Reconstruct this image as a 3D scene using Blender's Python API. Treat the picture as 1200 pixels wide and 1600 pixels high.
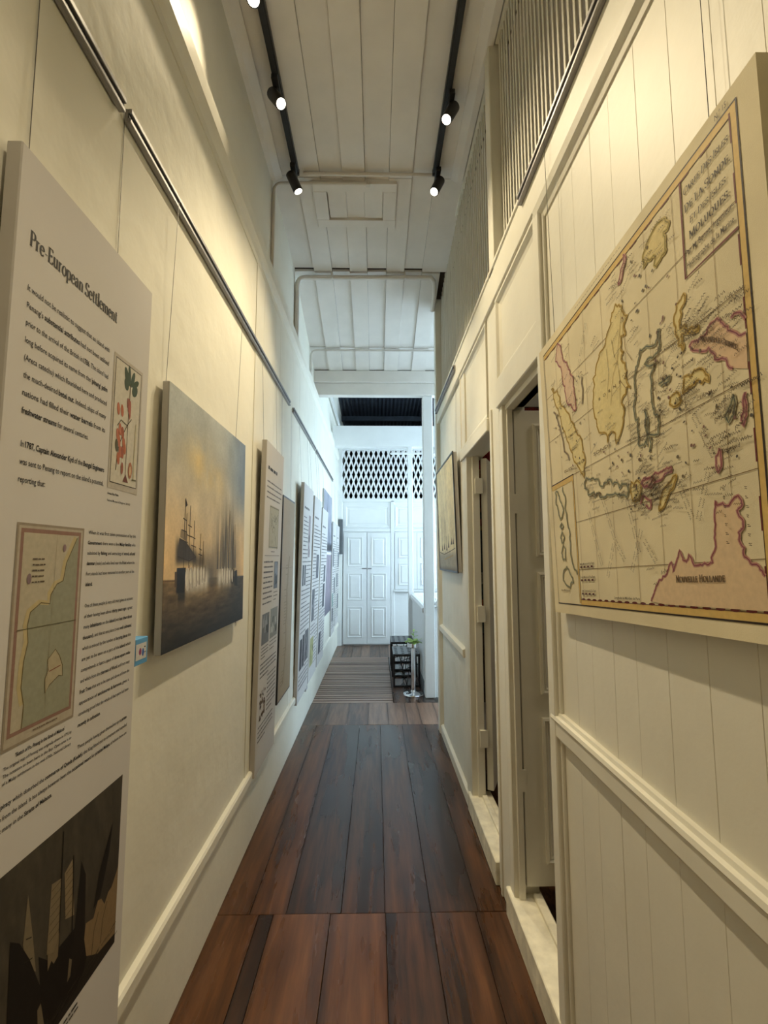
import bpy, bmesh, math, random
import numpy as np
from mathutils import Vector, Matrix

for o in list(bpy.data.objects):
    bpy.data.objects.remove(o, do_unlink=True)
S = bpy.context.scene
COL = S.collection
random.seed(7)
PI = math.pi

# ------------------------------------------------------------------ camera
EYE = 1.55
FPX = 740.0
cam_d = bpy.data.cameras.new('camera')
cam = bpy.data.objects.new('camera', cam_d)
COL.objects.link(cam)
cam_d.sensor_fit = 'HORIZONTAL'
cam_d.sensor_width = 36.0
cam_d.lens = FPX / 1200 * 36.0
cam_d.clip_start = 0.02
ax_y = Vector(((588 - 600) / FPX, -(872 - 800) / FPX, -1.0)).normalized()
ax_z = (Vector((0, 1, 0)) - ax_y * ax_y.y).normalized()
ax_x = ax_y.cross(ax_z)
rot = Matrix((ax_x, ax_y, ax_z))
cam.matrix_world = Matrix.Translation((0, 0, EYE)) @ rot.to_4x4()
S.camera = cam

# ------------------------------------------------------------------ world and exposure
W = bpy.data.worlds.new('overcast_sky')
S.world = W
W.use_nodes = True
bg = W.node_tree.nodes['Background']
bg.inputs[0].default_value = (0.60, 0.82, 1.0, 1)
bg.inputs[1].default_value = 8.2
S.view_settings.view_transform = 'Standard'
S.view_settings.look = 'None'
S.view_settings.gamma = 1.0
S.view_settings.use_curve_mapping = False
S.view_settings.exposure = -0.05
SPOT_W = 100.0
WARM = (1.0, 0.83, 0.55)

# ------------------------------------------------------------------ helpers
def lin(c):
    return tuple(((x / 255) / 12.92 if x / 255 <= 0.04045 else ((x / 255 + 0.055) / 1.055) ** 2.4) for x in c)

def tag(o, label=None, cat=None, group=None, kind=None):
    if label: o['label'] = label
    if cat: o['category'] = cat
    if group: o['group'] = group
    if kind: o['kind'] = kind
    return o

ORG = {}
def thing(name, label, cat, loc=(0, 0, 0), rot=(0, 0, 0), group=None):
    o = bpy.data.objects.new(name, None)
    o.empty_display_size = 0.05
    COL.objects.link(o)
    o.location = loc
    o.rotation_euler = rot
    ORG[o] = Vector(loc) if tuple(rot) == (0, 0, 0) else Vector((0, 0, 0))
    return tag(o, label, cat, group)

class MB:
    """collects geometry; build() links it as ONE mesh object"""
    def __init__(s):
        s.v, s.f, s.c = [], [], []
    def add(s, vs, fs, col=None):
        n = len(s.v)
        s.v += [tuple(p) for p in vs]
        s.f += [tuple(i + n for i in f) for f in fs]
        s.c += [col] * len(vs)
        return s
    def box(s, x0, x1, y0, y1, z0, z1):
        return s.add([(x0,y0,z0),(x1,y0,z0),(x1,y1,z0),(x0,y1,z0),(x0,y0,z1),(x1,y0,z1),(x1,y1,z1),(x0,y1,z1)],
                     [(0,3,2,1),(4,5,6,7),(0,1,5,4),(1,2,6,5),(2,3,7,6),(3,0,4,7)])
    def prism(s, pts, axis, a, b):
        """polygon pts extruded along axis (0/1/2) from a to b; pts are the two other coords in order"""
        def mk(p, t):
            q = list(p); q.insert(axis, t); return tuple(q)
        n = len(pts)
        vs = [mk(p, a) for p in pts] + [mk(p, b) for p in pts]
        fs = [tuple(range(n))[::-1], tuple(range(n, 2 * n))] + [(i, (i + 1) % n, n + (i + 1) % n, n + i) for i in range(n)]
        return s.add(vs, fs)
    def tube(s, path, r, seg=8, cap=True):
        path = [Vector(p) for p in path]
        n = len(path)
        vs, fs = [], []
        up = Vector((0.13, 0.21, 0.97))
        d0 = (path[1] - path[0]).normalized()
        a = d0.cross(up)
        if a.length < 0.1: a = d0.cross(Vector((1, 0, 0)))
        a.normalize()
        for i, p in enumerate(path):
            d = ((path[min(i + 1, n - 1)] - p).normalized() + (p - path[max(i - 1, 0)]).normalized())
            d = d.normalized()
            a = (a - d * a.dot(d)).normalized()
            b = d.cross(a)
            rr = r[i] if isinstance(r, (list, tuple)) else r
            for k in range(seg):
                t = 2 * PI * k / seg
                vs.append(p + a * math.cos(t) * rr + b * math.sin(t) * rr)
        for i in range(n - 1):
            for k in range(seg):
                fs.append((i * seg + k, i * seg + (k + 1) % seg, (i + 1) * seg + (k + 1) % seg, (i + 1) * seg + k))
        if cap:
            fs.append(tuple(range(seg))[::-1])
            fs.append(tuple(range((n - 1) * seg, n * seg)))
        return s.add(vs, fs)
    def lathe(s, prof, cx, cy, seg=24):
        vs, fs = [], []
        n = len(prof)
        for (r, z) in prof:
            for k in range(seg):
                t = 2 * PI * k / seg
                vs.append((cx + r * math.cos(t), cy + r * math.sin(t), z))
        for i in range(n - 1):
            for k in range(seg):
                fs.append((i * seg + k, i * seg + (k + 1) % seg, (i + 1) * seg + (k + 1) % seg, (i + 1) * seg + k))
        fs.append(tuple(range(seg))[::-1])
        fs.append(tuple(range((n - 1) * seg, n * seg)))
        return s.add(vs, fs)
    def build(s, name, mat, parent=None, bevel=0, smooth=False, local=False, seg=1):
        me = bpy.data.meshes.new(name)
        vs = s.v
        org = Vector((0, 0, 0))
        if parent is not None:
            if not local: org = ORG.get(parent, Vector((0, 0, 0)))
        elif not local:
            a = np.array(vs)
            org = Vector(((a[:,0].min() + a[:,0].max()) / 2, (a[:,1].min() + a[:,1].max()) / 2, a[:,2].min()))
        me.from_pydata([(p[0] - org.x, p[1] - org.y, p[2] - org.z) for p in vs], [], s.f)
        if any(c is not None for c in s.c):
            ca = me.color_attributes.new('Col', 'FLOAT_COLOR', 'POINT')
            arr = np.ones((len(vs), 4), dtype=np.float32)
            for i, c in enumerate(s.c):
                if c is not None: arr[i, :3] = c
            ca.data.foreach_set('color', arr.ravel())
        if bevel:
            bm = bmesh.new(); bm.from_mesh(me)
            bmesh.ops.bevel(bm, geom=bm.edges[:], offset=bevel, segments=seg, affect='EDGES', clamp_overlap=True)
            bm.to_mesh(me); bm.free()
        if smooth:
            for p in me.polygons: p.use_smooth = True
            me.set_sharp_from_angle(angle=0.6)
        me.materials.append(mat)
        o = bpy.data.objects.new(name, me)
        COL.objects.link(o)
        if parent is not None:
            o.parent = parent
            ORG[o] = ORG.get(parent, Vector((0, 0, 0))) if not local else Vector((0, 0, 0))
        else:
            if not local: o.location = org
            ORG[o] = org
        return o

def bx(name, mat, parent, x0, x1, y0, y1, z0, z1, bevel=0.0, local=False):
    return MB().box(x0, x1, y0, y1, z0, z1).build(name, mat, parent, bevel, local=local)

def struct(o, label, cat):
    return tag(o, label, cat, kind='structure')

# ------------------------------------------------------------------ materials
def nodes(name):
    m = bpy.data.materials.new(name); m.use_nodes = True
    nt = m.node_tree
    return m, nt, nt.nodes['Principled BSDF']
def N(nt, typ, **kw):
    n = nt.nodes.new(typ)
    for k, v in kw.items(): setattr(n, k, v)
    return n
def ramp(nt, stops):
    r = N(nt, 'ShaderNodeValToRGB')
    e = r.color_ramp.elements
    while len(e) < len(stops): e.new(0.5)
    for x, (p, c) in zip(e, stops):
        x.position = p; x.color = (*c, 1)
    return r
def mapping(nt, scale=(1, 1, 1), coord='Object', rnd=False):
    tc = N(nt, 'ShaderNodeTexCoord')
    mp = N(nt, 'ShaderNodeMapping')
    mp.inputs['Scale'].default_value = scale
    nt.links.new(tc.outputs[coord], mp.inputs[0])
    if rnd:
        oi = N(nt, 'ShaderNodeObjectInfo')
        ml = N(nt, 'ShaderNodeMath', operation='MULTIPLY'); ml.inputs[1].default_value = 37.0
        nt.links.new(oi.outputs['Random'], ml.inputs[0])
        nt.links.new(ml.outputs[0], mp.inputs['Location'])
    return mp
def plain(name, c, rough=0.5, metal=0.0, var=0.06, bump=0.0, bscale=60, spec=0.5, vscale=6.0, detail=4):
    m, nt, b = nodes(name)
    mp = mapping(nt)
    nz = N(nt, 'ShaderNodeTexNoise'); nz.inputs['Scale'].default_value = vscale; nz.inputs['Detail'].default_value = detail
    nt.links.new(mp.outputs[0], nz.inputs[0])
    lo = tuple(max(0, x * (1 - var)) for x in c); hi = tuple(min(1, x * (1 + var)) for x in c)
    r = ramp(nt, [(0.3, lo), (0.7, hi)])
    nt.links.new(nz.outputs[0], r.inputs[0]); nt.links.new(r.outputs[0], b.inputs['Base Color'])
    b.inputs['Roughness'].default_value = rough; b.inputs['Metallic'].default_value = metal
    b.inputs['Specular IOR Level'].default_value = spec
    if bump:
        n2 = N(nt, 'ShaderNodeTexNoise'); n2.inputs['Scale'].default_value = bscale; n2.inputs['Detail'].default_value = 3
        nt.links.new(mp.outputs[0], n2.inputs[0])
        bp = N(nt, 'ShaderNodeBump'); bp.inputs['Strength'].default_value = bump; bp.inputs['Distance'].default_value = 0.01
        nt.links.new(n2.outputs[0], bp.inputs['Height']); nt.links.new(bp.outputs[0], b.inputs['Normal'])
    return m

PAINT = (0.80, 0.775, 0.67)
M = {}
M['plaster'] = plain('limewashed_plaster', PAINT, 0.75, var=0.035, bump=0.45, bscale=9, vscale=2.2, spec=0.25, detail=6)
M['paint'] = plain('cream_gloss_paint', (0.80, 0.775, 0.67), 0.5, var=0.03, bump=0.06, bscale=40, spec=0.35)
M['ceilpaint'] = plain('white_ceiling_paint', (0.84, 0.80, 0.745), 0.6, var=0.035, bump=0.05, bscale=30, spec=0.3)
M['white'] = plain('white_gloss_paint', (0.82, 0.82, 0.80), 0.42, var=0.02, bump=0.04, bscale=35, spec=0.4)
M['sill'] = plain('worn_cream_sill', (0.80, 0.76, 0.62), 0.6, var=0.2, bump=0.15, bscale=50, vscale=14, detail=6)
M['canvas'] = plain('white_canvas_edge', (0.60, 0.585, 0.575), 0.8, var=0.03, bump=0.08, bscale=400)
M['board'] = plain('white_printed_board', (0.60, 0.575, 0.555), 0.7, var=0.015, spec=0.25)
M['mapcanvas'] = plain('aged_map_canvas', (0.74, 0.66, 0.46), 0.75, var=0.10, bump=0.08, bscale=500, vscale=5, spec=0.2, detail=8)
M['black'] = plain('black_powder_coat', (0.012, 0.012, 0.014), 0.42, var=0.1)
M['alu'] = plain('dull_aluminium', (0.30, 0.29, 0.29), 0.38, metal=0.7, var=0.08)
M['slot'] = plain('dark_rail_slot', (0.02, 0.02, 0.022), 0.5, var=0.1)
M['chrome'] = plain('polished_steel', (0.78, 0.78, 0.80), 0.12, metal=1.0, var=0.03)
M['steel'] = plain('wire_steel', (0.18, 0.17, 0.16), 0.4, metal=0.6, var=0.1)
M['leaf'] = plain('lime_green_leaf', (0.44, 0.64, 0.18), 0.45, var=0.35, vscale=20)
M['roof'] = plain('dark_corrugated_iron', (0.035, 0.042, 0.055), 0.5, metal=0.3, var=0.3)
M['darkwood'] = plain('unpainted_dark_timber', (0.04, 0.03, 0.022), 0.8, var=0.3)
M['grey'] = plain('grey_enamel', (0.12, 0.13, 0.14), 0.5, var=0.08)
M['blue'] = plain('blue_card_border', (0.10, 0.33, 0.62), 0.5, var=0.05)
M['pipe'] = plain('white_painted_conduit', (0.74, 0.70, 0.64), 0.4, var=0.03)
M['blackframe'] = plain('thin_black_frame', (0.025, 0.023, 0.022), 0.4, var=0.1)

def wood_floor(name, dark, mid, light, rough=0.28, axis=1):
    m, nt, b = nodes(name)
    sc = [14, 14, 14]; sc[axis] = 1.0
    mp = mapping(nt, tuple(sc), rnd=True)
    n1 = N(nt, 'ShaderNodeTexNoise'); n1.inputs['Scale'].default_value = 2.2; n1.inputs['Detail'].default_value = 7; n1.inputs['Roughness'].default_value = 0.62
    nt.links.new(mp.outputs[0], n1.inputs[0])
    mp2 = mapping(nt, (5.0, 0.8, 5.0) if axis == 1 else (0.8, 5.0, 5.0), rnd=True)
    n2 = N(nt, 'ShaderNodeTexNoise'); n2.inputs['Scale'].default_value = 1.5; n2.inputs['Detail'].default_value = 4
    nt.links.new(mp2.outputs[0], n2.inputs[0])
    oi = N(nt, 'ShaderNodeObjectInfo')
    a = N(nt, 'ShaderNodeMath', operation='MULTIPLY_ADD'); a.inputs[1].default_value = 0.55; 
    nt.links.new(n1.outputs[0], a.inputs[0])
    a2 = N(nt, 'ShaderNodeMath', operation='MULTIPLY_ADD'); a2.inputs[1].default_value = 0.5
    nt.links.new(n2.outputs[0], a2.inputs[0])
    a3 = N(nt, 'ShaderNodeMath', operation='MULTIPLY_ADD'); a3.inputs[1].default_value = 0.22; a3.inputs[2].default_value = -0.14
    nt.links.new(oi.outputs['Random'], a3.inputs[0])
    nt.links.new(a3.outputs[0], a2.inputs[2]); nt.links.new(a2.outputs[0], a.inputs[2])
    r = ramp(nt, [(0.34, dark), (0.52, mid), (0.70, light)])
    nt.links.new(a.outputs[0], r.inputs[0])
    # worn dark margins along the plank joints
    tc = N(nt, 'ShaderNodeTexCoord'); sx = N(nt, 'ShaderNodeSeparateXYZ'); nt.links.new(tc.outputs['Generated'], sx.inputs[0])
    s1 = N(nt, 'ShaderNodeMath', operation='SUBTRACT'); s1.inputs[1].default_value = 0.5; nt.links.new(sx.outputs[1 - axis], s1.inputs[0])
    s2 = N(nt, 'ShaderNodeMath', operation='ABSOLUTE'); nt.links.new(s1.outputs[0], s2.inputs[0])
    s3 = N(nt, 'ShaderNodeMath', operation='MULTIPLY_ADD'); s3.inputs[1].default_value = 0.35; nt.links.new(n2.outputs[0], s3.inputs[0]); nt.links.new(s2.outputs[0], s3.inputs[2])
    r2 = ramp(nt, [(0.56, (0, 0, 0)), (0.76, (0.85, 0.85, 0.85))]); nt.links.new(s3.outputs[0], r2.inputs[0])
    mx = N(nt, 'ShaderNodeMix', data_type='RGBA'); nt.links.new(r2.outputs[0], mx.inputs['Factor'])
    nt.links.new(r.outputs[0], mx.inputs['A']); mx.inputs['B'].default_value = (*[x * 0.55 for x in dark], 1)
    nt.links.new(mx.outputs['Result'], b.inputs['Base Color'])
    rr = N(nt, 'ShaderNodeMath', operation='MULTIPLY_ADD'); rr.inputs[1].default_value = 0.30; rr.inputs[2].default_value = rough - 0.15
    nt.links.new(n2.outputs[0], rr.inputs[0]); nt.links.new(rr.outputs[0], b.inputs['Roughness'])
    bp = N(nt, 'ShaderNodeBump'); bp.inputs['Strength'].default_value = 0.12; bp.inputs['Distance'].default_value = 0.004
    nt.links.new(n1.outputs[0], bp.inputs['Height']); nt.links.new(bp.outputs[0], b.inputs['Normal'])
    return m
M['floor'] = wood_floor('worn_red_brown_floorboard', (0.024, 0.010, 0.005), (0.095, 0.038, 0.014), (0.185, 0.078, 0.029))
M['batten'] = wood_floor('daylit_grey_brown_batten', (0.17, 0.10, 0.075), (0.36, 0.23, 0.17), (0.48, 0.33, 0.26), 0.42, axis=0)  # base colour raised to carry the daylight on the far battens
M['floordark'] = wood_floor('dark_stained_floorboard', (0.010, 0.006, 0.004), (0.026, 0.012, 0.007), (0.055, 0.024, 0.012))
M['floorwornlit'] = wood_floor('worn_daylit_floorboard', (0.06, 0.032, 0.024), (0.20, 0.11, 0.07), (0.32, 0.19, 0.125), 0.36)  # worn boards, colour also lightened for daylight reflected off the far floor

def print_mat():
    m, nt, b = nodes('flat_print_ink')
    at = N(nt, 'ShaderNodeAttribute', attribute_name='Col')
    mp = mapping(nt)
    nz = N(nt, 'ShaderNodeTexNoise'); nz.inputs['Scale'].default_value = 90; nz.inputs['Detail'].default_value = 3
    nt.links.new(mp.outputs[0], nz.inputs[0])
    r = ramp(nt, [(0.3, (0.88, 0.88, 0.88)), (0.7, (1, 1, 1))]); nt.links.new(nz.outputs[0], r.inputs[0])
    mx = N(nt, 'ShaderNodeMix', data_type='RGBA', blend_type='MULTIPLY'); mx.inputs['Factor'].default_value = 1
    nt.links.new(at.outputs['Color'], mx.inputs['A']); nt.links.new(r.outputs[0], mx.inputs['B'])
    nt.links.new(mx.outputs['Result'], b.inputs['Base Color'])
    b.inputs['Roughness'].default_value = 0.6; b.inputs['Specular IOR Level'].default_value = 0.25
    return m
M['print'] = print_mat()
def emis(name, c, s):
    m, nt, b = nodes(name)
    b.inputs['Base Color'].default_value = (*c, 1); b.inputs['Emission Color'].default_value = (*c, 1); b.inputs['Emission Strength'].default_value = s
    return m
M['lens'] = emis('lit_lamp_lens', (1.0, 0.9, 0.75), 6.0)
# ------------------------------------------------------------------ setting: floors
fl = MB(); fl.box(-0.95, 0.72, -1.7, 11.6, -0.12, -0.022); fl.box(0.72, 3.3, -1.7, 5.5, -0.12, -0.022); fl.box(0.72, 3.3, 8.65, 11.6, -0.12, -0.022)
floor = struct(fl.build('floor', M['darkwood']), 'worn reddish brown plank floor running down the corridor', 'floor')
def plank(x0, x1, y0, y1, mat='floor', g=0.0010, top=0.0):
    z = top + random.uniform(-0.0012, 0.0006)
    return bx('plank', M[mat], floor, x0 + g, x1 - g, y0 + g, y1 - g, z - 0.022, z, 0.0010)
rows = [(-1.65, 2.24, [-0.70, -0.512, -0.449, -0.200, 0.041, 0.241, 0.436, 0.64]),
        (2.24, 4.60, [-0.70, -0.555, -0.395, -0.155, 0.038, 0.240, 0.45, 0.64]),
        (4.60, 5.27, [-0.70, -0.49, -0.28, -0.08, 0.115, 0.30, 0.43, 0.60, 0.78, 0.98])]
for y0, y1, xs in rows:
    for a, b in zip(xs, xs[1:]):
        plank(a, b, y0, y1, ('floordark' if b - a < 0.08 else 'floor') if y0 < 4 else 'floorwornlit')
for a, b in zip([0.19, 0.33, 0.47], [0.33, 0.47, 0.64]):
    plank(a, b, 5.27, 7.62)
for k in range(9):
    plank(-0.70 + k * 0.15, -0.70 + (k + 1) * 0.15, 7.62, 8.65, 'floorwornlit')
y = 5.27
k = 0
while y < 7.60:
    w = 0.084
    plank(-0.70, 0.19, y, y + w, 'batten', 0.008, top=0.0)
    y += w; k += 1
bx('room_boards', M['floor'], floor, 0.66, 3.2, -1.6, 4.4, -0.022, 0.0)
bx('landing_boards', M['floor'], floor, 0.98, 3.2, 4.46, 5.5, -0.022, 0.0)
sf = MB().box(0.72, 3.3, 5.5, 8.65, -1.7, -1.6)
struct(sf.build('floor_stairwell', M['darkwood']), 'timber half landing at the bottom of the stairwell', 'floor')

# ------------------------------------------------------------------ setting: left wall
b = MB(); b.box(-0.95, -0.695, -1.7, 11.6, -0.02, 3.36); b.box(-0.95, -0.73, -1.7, 11.6, 3.36, 5.2)
wall_left = struct(b.build('wall_left', M['plaster']), 'cream limewashed plaster wall hung with panels and paintings', 'wall')
y = 2.62
while y < 8.6:
    w = random.choice((0.15, 0.17, 0.19))
    y1 = min(y + w, 8.64)
    bx('board', M['paint'], wall_left, -0.70, -0.6905 - random.uniform(0, 0.0012), y + 0.0004, y1 - 0.0004, 0.40, 3.27, 0.0008)
    y = y1
def molding(name, mat, parent, prof, y0, y1):
    return MB().prism(prof, 1, y0, y1).build(name, M[mat], parent)
t = MB().prism([(-0.70, 0.338), (-0.682, 0.338), (-0.676, 0.348), (-0.672, 0.352), (-0.672, 0.388), (-0.678, 0.398), (-0.70, 0.402)], 1, -1.6, 8.65)
struct(t.build('trim_1', M['paint']), 'low white ledge moulding along the plaster wall near the floor', 'trim')
t = MB().prism([(-0.735, 3.262), (-0.690, 3.262), (-0.690, 3.30), (-0.676, 3.315), (-0.664, 3.335), (-0.664, 3.415), (-0.674, 3.43), (-0.735, 3.43)], 1, -1.6, 8.4)
struct(t.build('trim_2', M['paint']), 'long white cornice beam high on the plaster wall', 'trim')

# ------------------------------------------------------------------ setting: ceiling
prof = [(-1.7, 4.235), (3.08, 4.235), (4.02, 4.135), (5.01, 3.875), (5.45, 3.755)]
c = MB().prism(prof + [(5.45, 4.95), (-1.7, 4.95)], 0, -0.95, 3.3)
ceiling = struct(c.build('ceiling', M['darkwood']), 'white painted boarded ceiling that slopes down towards the beam', 'ceiling')
def cboard(x0, x1, ya, za, yb, zb, lift, th=0.02):
    return MB().prism([(ya, za + lift), (yb, zb + lift), (yb, zb + lift + th), (ya, za + lift + th)], 0, x0 + 0.0008, x1 - 0.0008).build('board', M['ceilpaint'], ceiling, 0.001)
xs = [-0.735, -0.555, -0.394, -0.237, -0.08, 0.089, 0.25, 0.41, 0.68]
for i in range(8):
    up = 0.016 if i % 2 == 0 else 0.0
    cboard(xs[i], xs[i + 1], -1.6, 4.2, 3.075, 4.2, up)
    cboard(xs[i], xs[i + 1], 3.08, 4.2, 4.01 if i % 2 else 3.985, 4.101, up)
xs2 = xs[:-1] + [0.575, 0.735, 0.895, 1.055, 1.215, 1.375, 3.2]
for i in range(len(xs2) - 1):
    up = 0.016 if i % 2 == 0 else 0.0
    y0 = 4.03 if xs2[i] < 0.45 else 4.47
    z0 = 4.1 - (y0 - 4.02) * 0.2626
    if i == 7: y0, z0 = 4.03, 4.1
    cboard(xs2[i], xs2[i + 1], y0, z0, 5.0, 3.842, up)
    cboard(xs2[i], xs2[i + 1], 5.01, 3.84, 5.385 if i % 2 == 0 else 5.40, 3.735, up)
b = MB().box(0.69, 3.25, -1.6, 4.36, 3.98, 4.01); b.box(0.69, 0.71, -1.6, 4.36, 4.01, 4.22)
b.build('room_soffit', M['ceilpaint'], ceiling)
# edge strips along both walls
MB().prism([(-0.735, 4.165), (-0.700, 4.165), (-0.655, 4.190), (-0.655, 4.2), (-0.735, 4.2)], 1, -1.6, 3.07).build('edge_strip', M['ceilpaint'], ceiling)
MB().prism([(0.60, 4.16), (0.565, 4.16), (0.52, 4.188), (0.52, 4.2), (0.60, 4.2)], 1, -1.6, 3.07).build('edge_strip', M['ceilpaint'], ceiling)
# hatch
h = thing('ceiling_hatch', 'square loft hatch with white frame and three boards set in the ceiling', 'hatch', (-0.155, 3.3, 4.14))
hz = lambda y: 4.2 - (y - 3.08) * 0.1055
def hbox(name, x0, x1, ya, yb, lo, hi):
    MB().prism([(ya, hz(ya) - hi), (yb, hz(yb) - hi), (yb, hz(yb) - lo), (ya, hz(ya) - lo)], 0, x0, x1).build(name, M['ceilpaint'], h, 0.002)
hbox('frame_rail', -0.455, 0.145, 3.10, 3.17, -0.016, 0.022)
hbox('frame_rail', -0.455, 0.145, 3.42, 3.49, -0.016, 0.022)
hbox('frame_stile', -0.455, -0.36, 3.17, 3.42, -0.016, 0.022)
hbox('frame_stile', 0.05, 0.145, 3.17, 3.42, -0.016, 0.022)
for i, (a, bb) in enumerate(((-0.352, -0.222), (-0.22, -0.09), (-0.088, 0.047))):
    hbox('hatch_board', a, bb, 3.172, 3.41, -0.014, 0.012 if i != 1 else 0.002)

# ------------------------------------------------------------------ setting: right wall
XF = 0.602
b = MB()
b.box(XF, 0.70, -1.7, 1.61, -0.02, 2.97)
b.box(XF, 0.70, 1.61, 2.17, 2.26, 2.97)
b.box(XF, 0.70, 2.17, 2.41, -0.02, 2.97)
b.box(XF, 0.70, 2.41, 3.06, 2.21, 2.97)
b.box(XF, 0.662, 3.06, 4.40, -0.02, 2.97)
wall_right = struct(b.build('wall_right', M['paint']), 'cream boarded partition wall with two doorways and a slatted top', 'wall')
y = 1.552
while y > -0.7:
    y1 = y - random.choice((0.105, 0.115, 0.12))
    bx('board', M['paint'], wall_right, 0.595 + random.uniform(0, 0.0006), 0.61, y1 + 0.0003, y - 0.0003, 1.04, 2.78, 0.0007)
    bx('board', M['paint'], wall_right, 0.595 + random.uniform(0, 0.0006), 0.61, y1 + 0.0003, y - 0.0003, 0.10, 0.985, 0.0007)
    y = y1
y = 3.19
while y < 4.30:
    y1 = min(y + 0.16, 4.36)
    bx('board', M['paint'], wall_right, 0.596, 0.61, y + 0.0003, y1 - 0.0003, 0.95, 2.80, 0.001)
    bx('board', M['paint'], wall_right, 0.596, 0.61, y + 0.0003, y1 - 0.0003, 0.08, 0.90, 0.001)
    y = y1
# posts and beams
bx('post', M['paint'], wall_right, 0.572, 0.70, 1.563, 1.618, 0, 2.80, 0.004)
bx('post_strip', M['paint'], wall_right, 0.585, 0.70, 1.548, 1.566, 0.0, 2.79, 0.003)
bx('post', M['paint'], wall_right, 0.586, 0.70, 2.20, 2.395, 0, 2.86, 0.004)
bx('post_strip', M['paint'], wall_right, 0.578, 0.59, 2.325, 2.345, 0.0, 2.3, 0.003)
bx('post', M['paint'], wall_right, 0.572, 0.66, 2.175, 2.265, 2.95, 4.2, 0.004)
bx('post', M['paint'], wall_right, 0.565, 0.70, 4.36, 4.455, 0, 4.08, 0.004)
bx('post_strip', M['paint'], wall_right, 0.585, 0.61, 3.06, 3.19, 0.0, 2.82, 0.004)
bx('frieze_beam', M['paint'], wall_right, 0.572, 0.68, -1.6, 4.36, 2.81, 2.968, 0.004)
MB().prism([(0.60, 2.745), (0.59, 2.745), (0.584, 2.765), (0.572, 2.775), (0.566, 2.80), (0.566, 2.835), (0.60, 2.835)], 1, -1.6, 1.60).build('frieze_moulding', M['paint'], wall_right)
bx('lintel', M['paint'], wall_right, 0.572, 0.70, 1.61, 2.20, 2.26, 2.385, 0.004)
bx('lintel', M['paint'], wall_right, 0.572, 0.70, 2.395, 3.19, 2.205, 2.275, 0.004)
bx('slat_sill', M['paint'], wall_right, 0.565, 0.68, -1.6, 4.36, 2.962, 2.985, 0.004)

def ringpanel(mp, u0, u1, v0, v1, prof):
    """raised / sunk panel from nested rectangles; prof = [(inset, height)...]; mp(u,v,h)->xyz"""
    b = MB(); vs = []; fs = []
    for ins, hgt in prof:
        vs += [mp(u0 + ins, v0 + ins, hgt), mp(u1 - ins, v0 + ins, hgt), mp(u1 - ins, v1 - ins, hgt), mp(u0 + ins, v1 - ins, hgt)]
    for i in range(len(prof) - 1):
        for k in range(4):
            fs.append((i * 4 + k, i * 4 + (k + 1) % 4, i * 4 + 4 + (k + 1) % 4, i * 4 + 4 + k))
    n = (len(prof) - 1) * 4
    fs.append((n, n + 1, n + 2, n + 3))
    return b.add(vs, fs)
# over-door panels (facing -X): u = -Y
rp = lambda u, v, h: (XF - h, -u, v)
SUNK = [(0, 0), (0, 0.024), (0.012, 0.024), (0.02, 0.012), (0.045, 0.004)]
ringpanel(rp, -2.195, -1.622, 2.39, 2.80, SUNK).build('over_door_panel', M['paint'], wall_right)
ringpanel(rp, -3.185, -2.405, 2.28, 2.80, SUNK).build('over_door_panel', M['paint'], wall_right)

t = MB().prism([(0.60, 0.978), (0.578, 0.978), (0.574, 0.985), (0.574, 1.028), (0.569, 1.034), (0.572, 1.044), (0.581, 1.047), (0.584, 1.056), (0.60, 1.058)], 1, -1.6, 1.60)
struct(t.build('trim_3', M['paint']), 'moulded dado rail on the boards below the big map', 'trim')
t = MB().prism([(0.60, 0.895), (0.575, 0.895), (0.570, 0.905), (0.570, 0.945), (0.60, 0.958)], 1, 3.19, 4.37)
struct(t.build('trim_4', M['paint']), 'plain dado rail below the small framed ship picture', 'trim')
t = MB().prism([(0.61, 0), (0.572, 0), (0.572, 0.115), (0.585, 0.135), (0.61, 0.14)], 1, -1.6, 1.60)
struct(t.build('baseboard_right_near', M['paint']), 'white skirting board under the boards below the big map', 'baseboard')
t = MB().prism([(0.61, 0), (0.575, 0), (0.575, 0.07), (0.588, 0.08), (0.61, 0.085)], 1, 3.08, 4.37)
struct(t.build('baseboard_right_far', M['paint']), 'white skirting board below the small framed ship picture', 'baseboard')

# ------------------------------------------------------------------ doorways in the right wall
RAISED = [(0, 0), (0, 0.012), (0.010, 0.016), (0.016, 0.006), (0.022, 0.010), (0.03, 0.002), (0.055, 0.002), (0.075, 0.010)]
d1 = struct(thing('door_1', 'doorway beside the big map with white panelled leaf swung open', 'door', (0.65, 1.93, 0)), None, None)
bx('jamb', M['paint'], d1, 0.585, 0.632, 2.145, 2.20, 0.0, 2.26, 0.003)
bx('door_stop', M['paint'], d1, 0.604, 0.630, 2.128, 2.147, 0.11, 2.26, 0.002)
bx('head_strip', M['paint'], d1, 0.60, 0.64, 1.61, 2.145, 2.235, 2.262, 0.002)
sl = bx('threshold', M['sill'], d1, 0.568, 0.71, 1.60, 2.22, 0.0, 0.118, 0.004)
bx('sill_lip', M['sill'], sl, 0.665, 0.70, 1.615, 2.145, 0.116, 0.135, 0.003)
lf = bx('leaf', M['paint'], d1, 0.637, 1.14, 2.135, 2.175, 0.165, 2.232, 0.003)
for z0, z1 in ((1.555, 2.165), (0.955, 1.485), (0.26, 0.855)):
    ringpanel(lambda u, v, h: (u, 2.135 - h, v), 0.722, 1.06, z0, z1, RAISED).build('raised_panel', M['paint'], lf)
bx('hinge', M['paint'], lf, 0.628, 0.645, 2.128, 2.137, 0.55, 0.64)
bx('hinge', M['paint'], lf, 0.628, 0.645, 2.128, 2.137, 1.75, 1.84)

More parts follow.
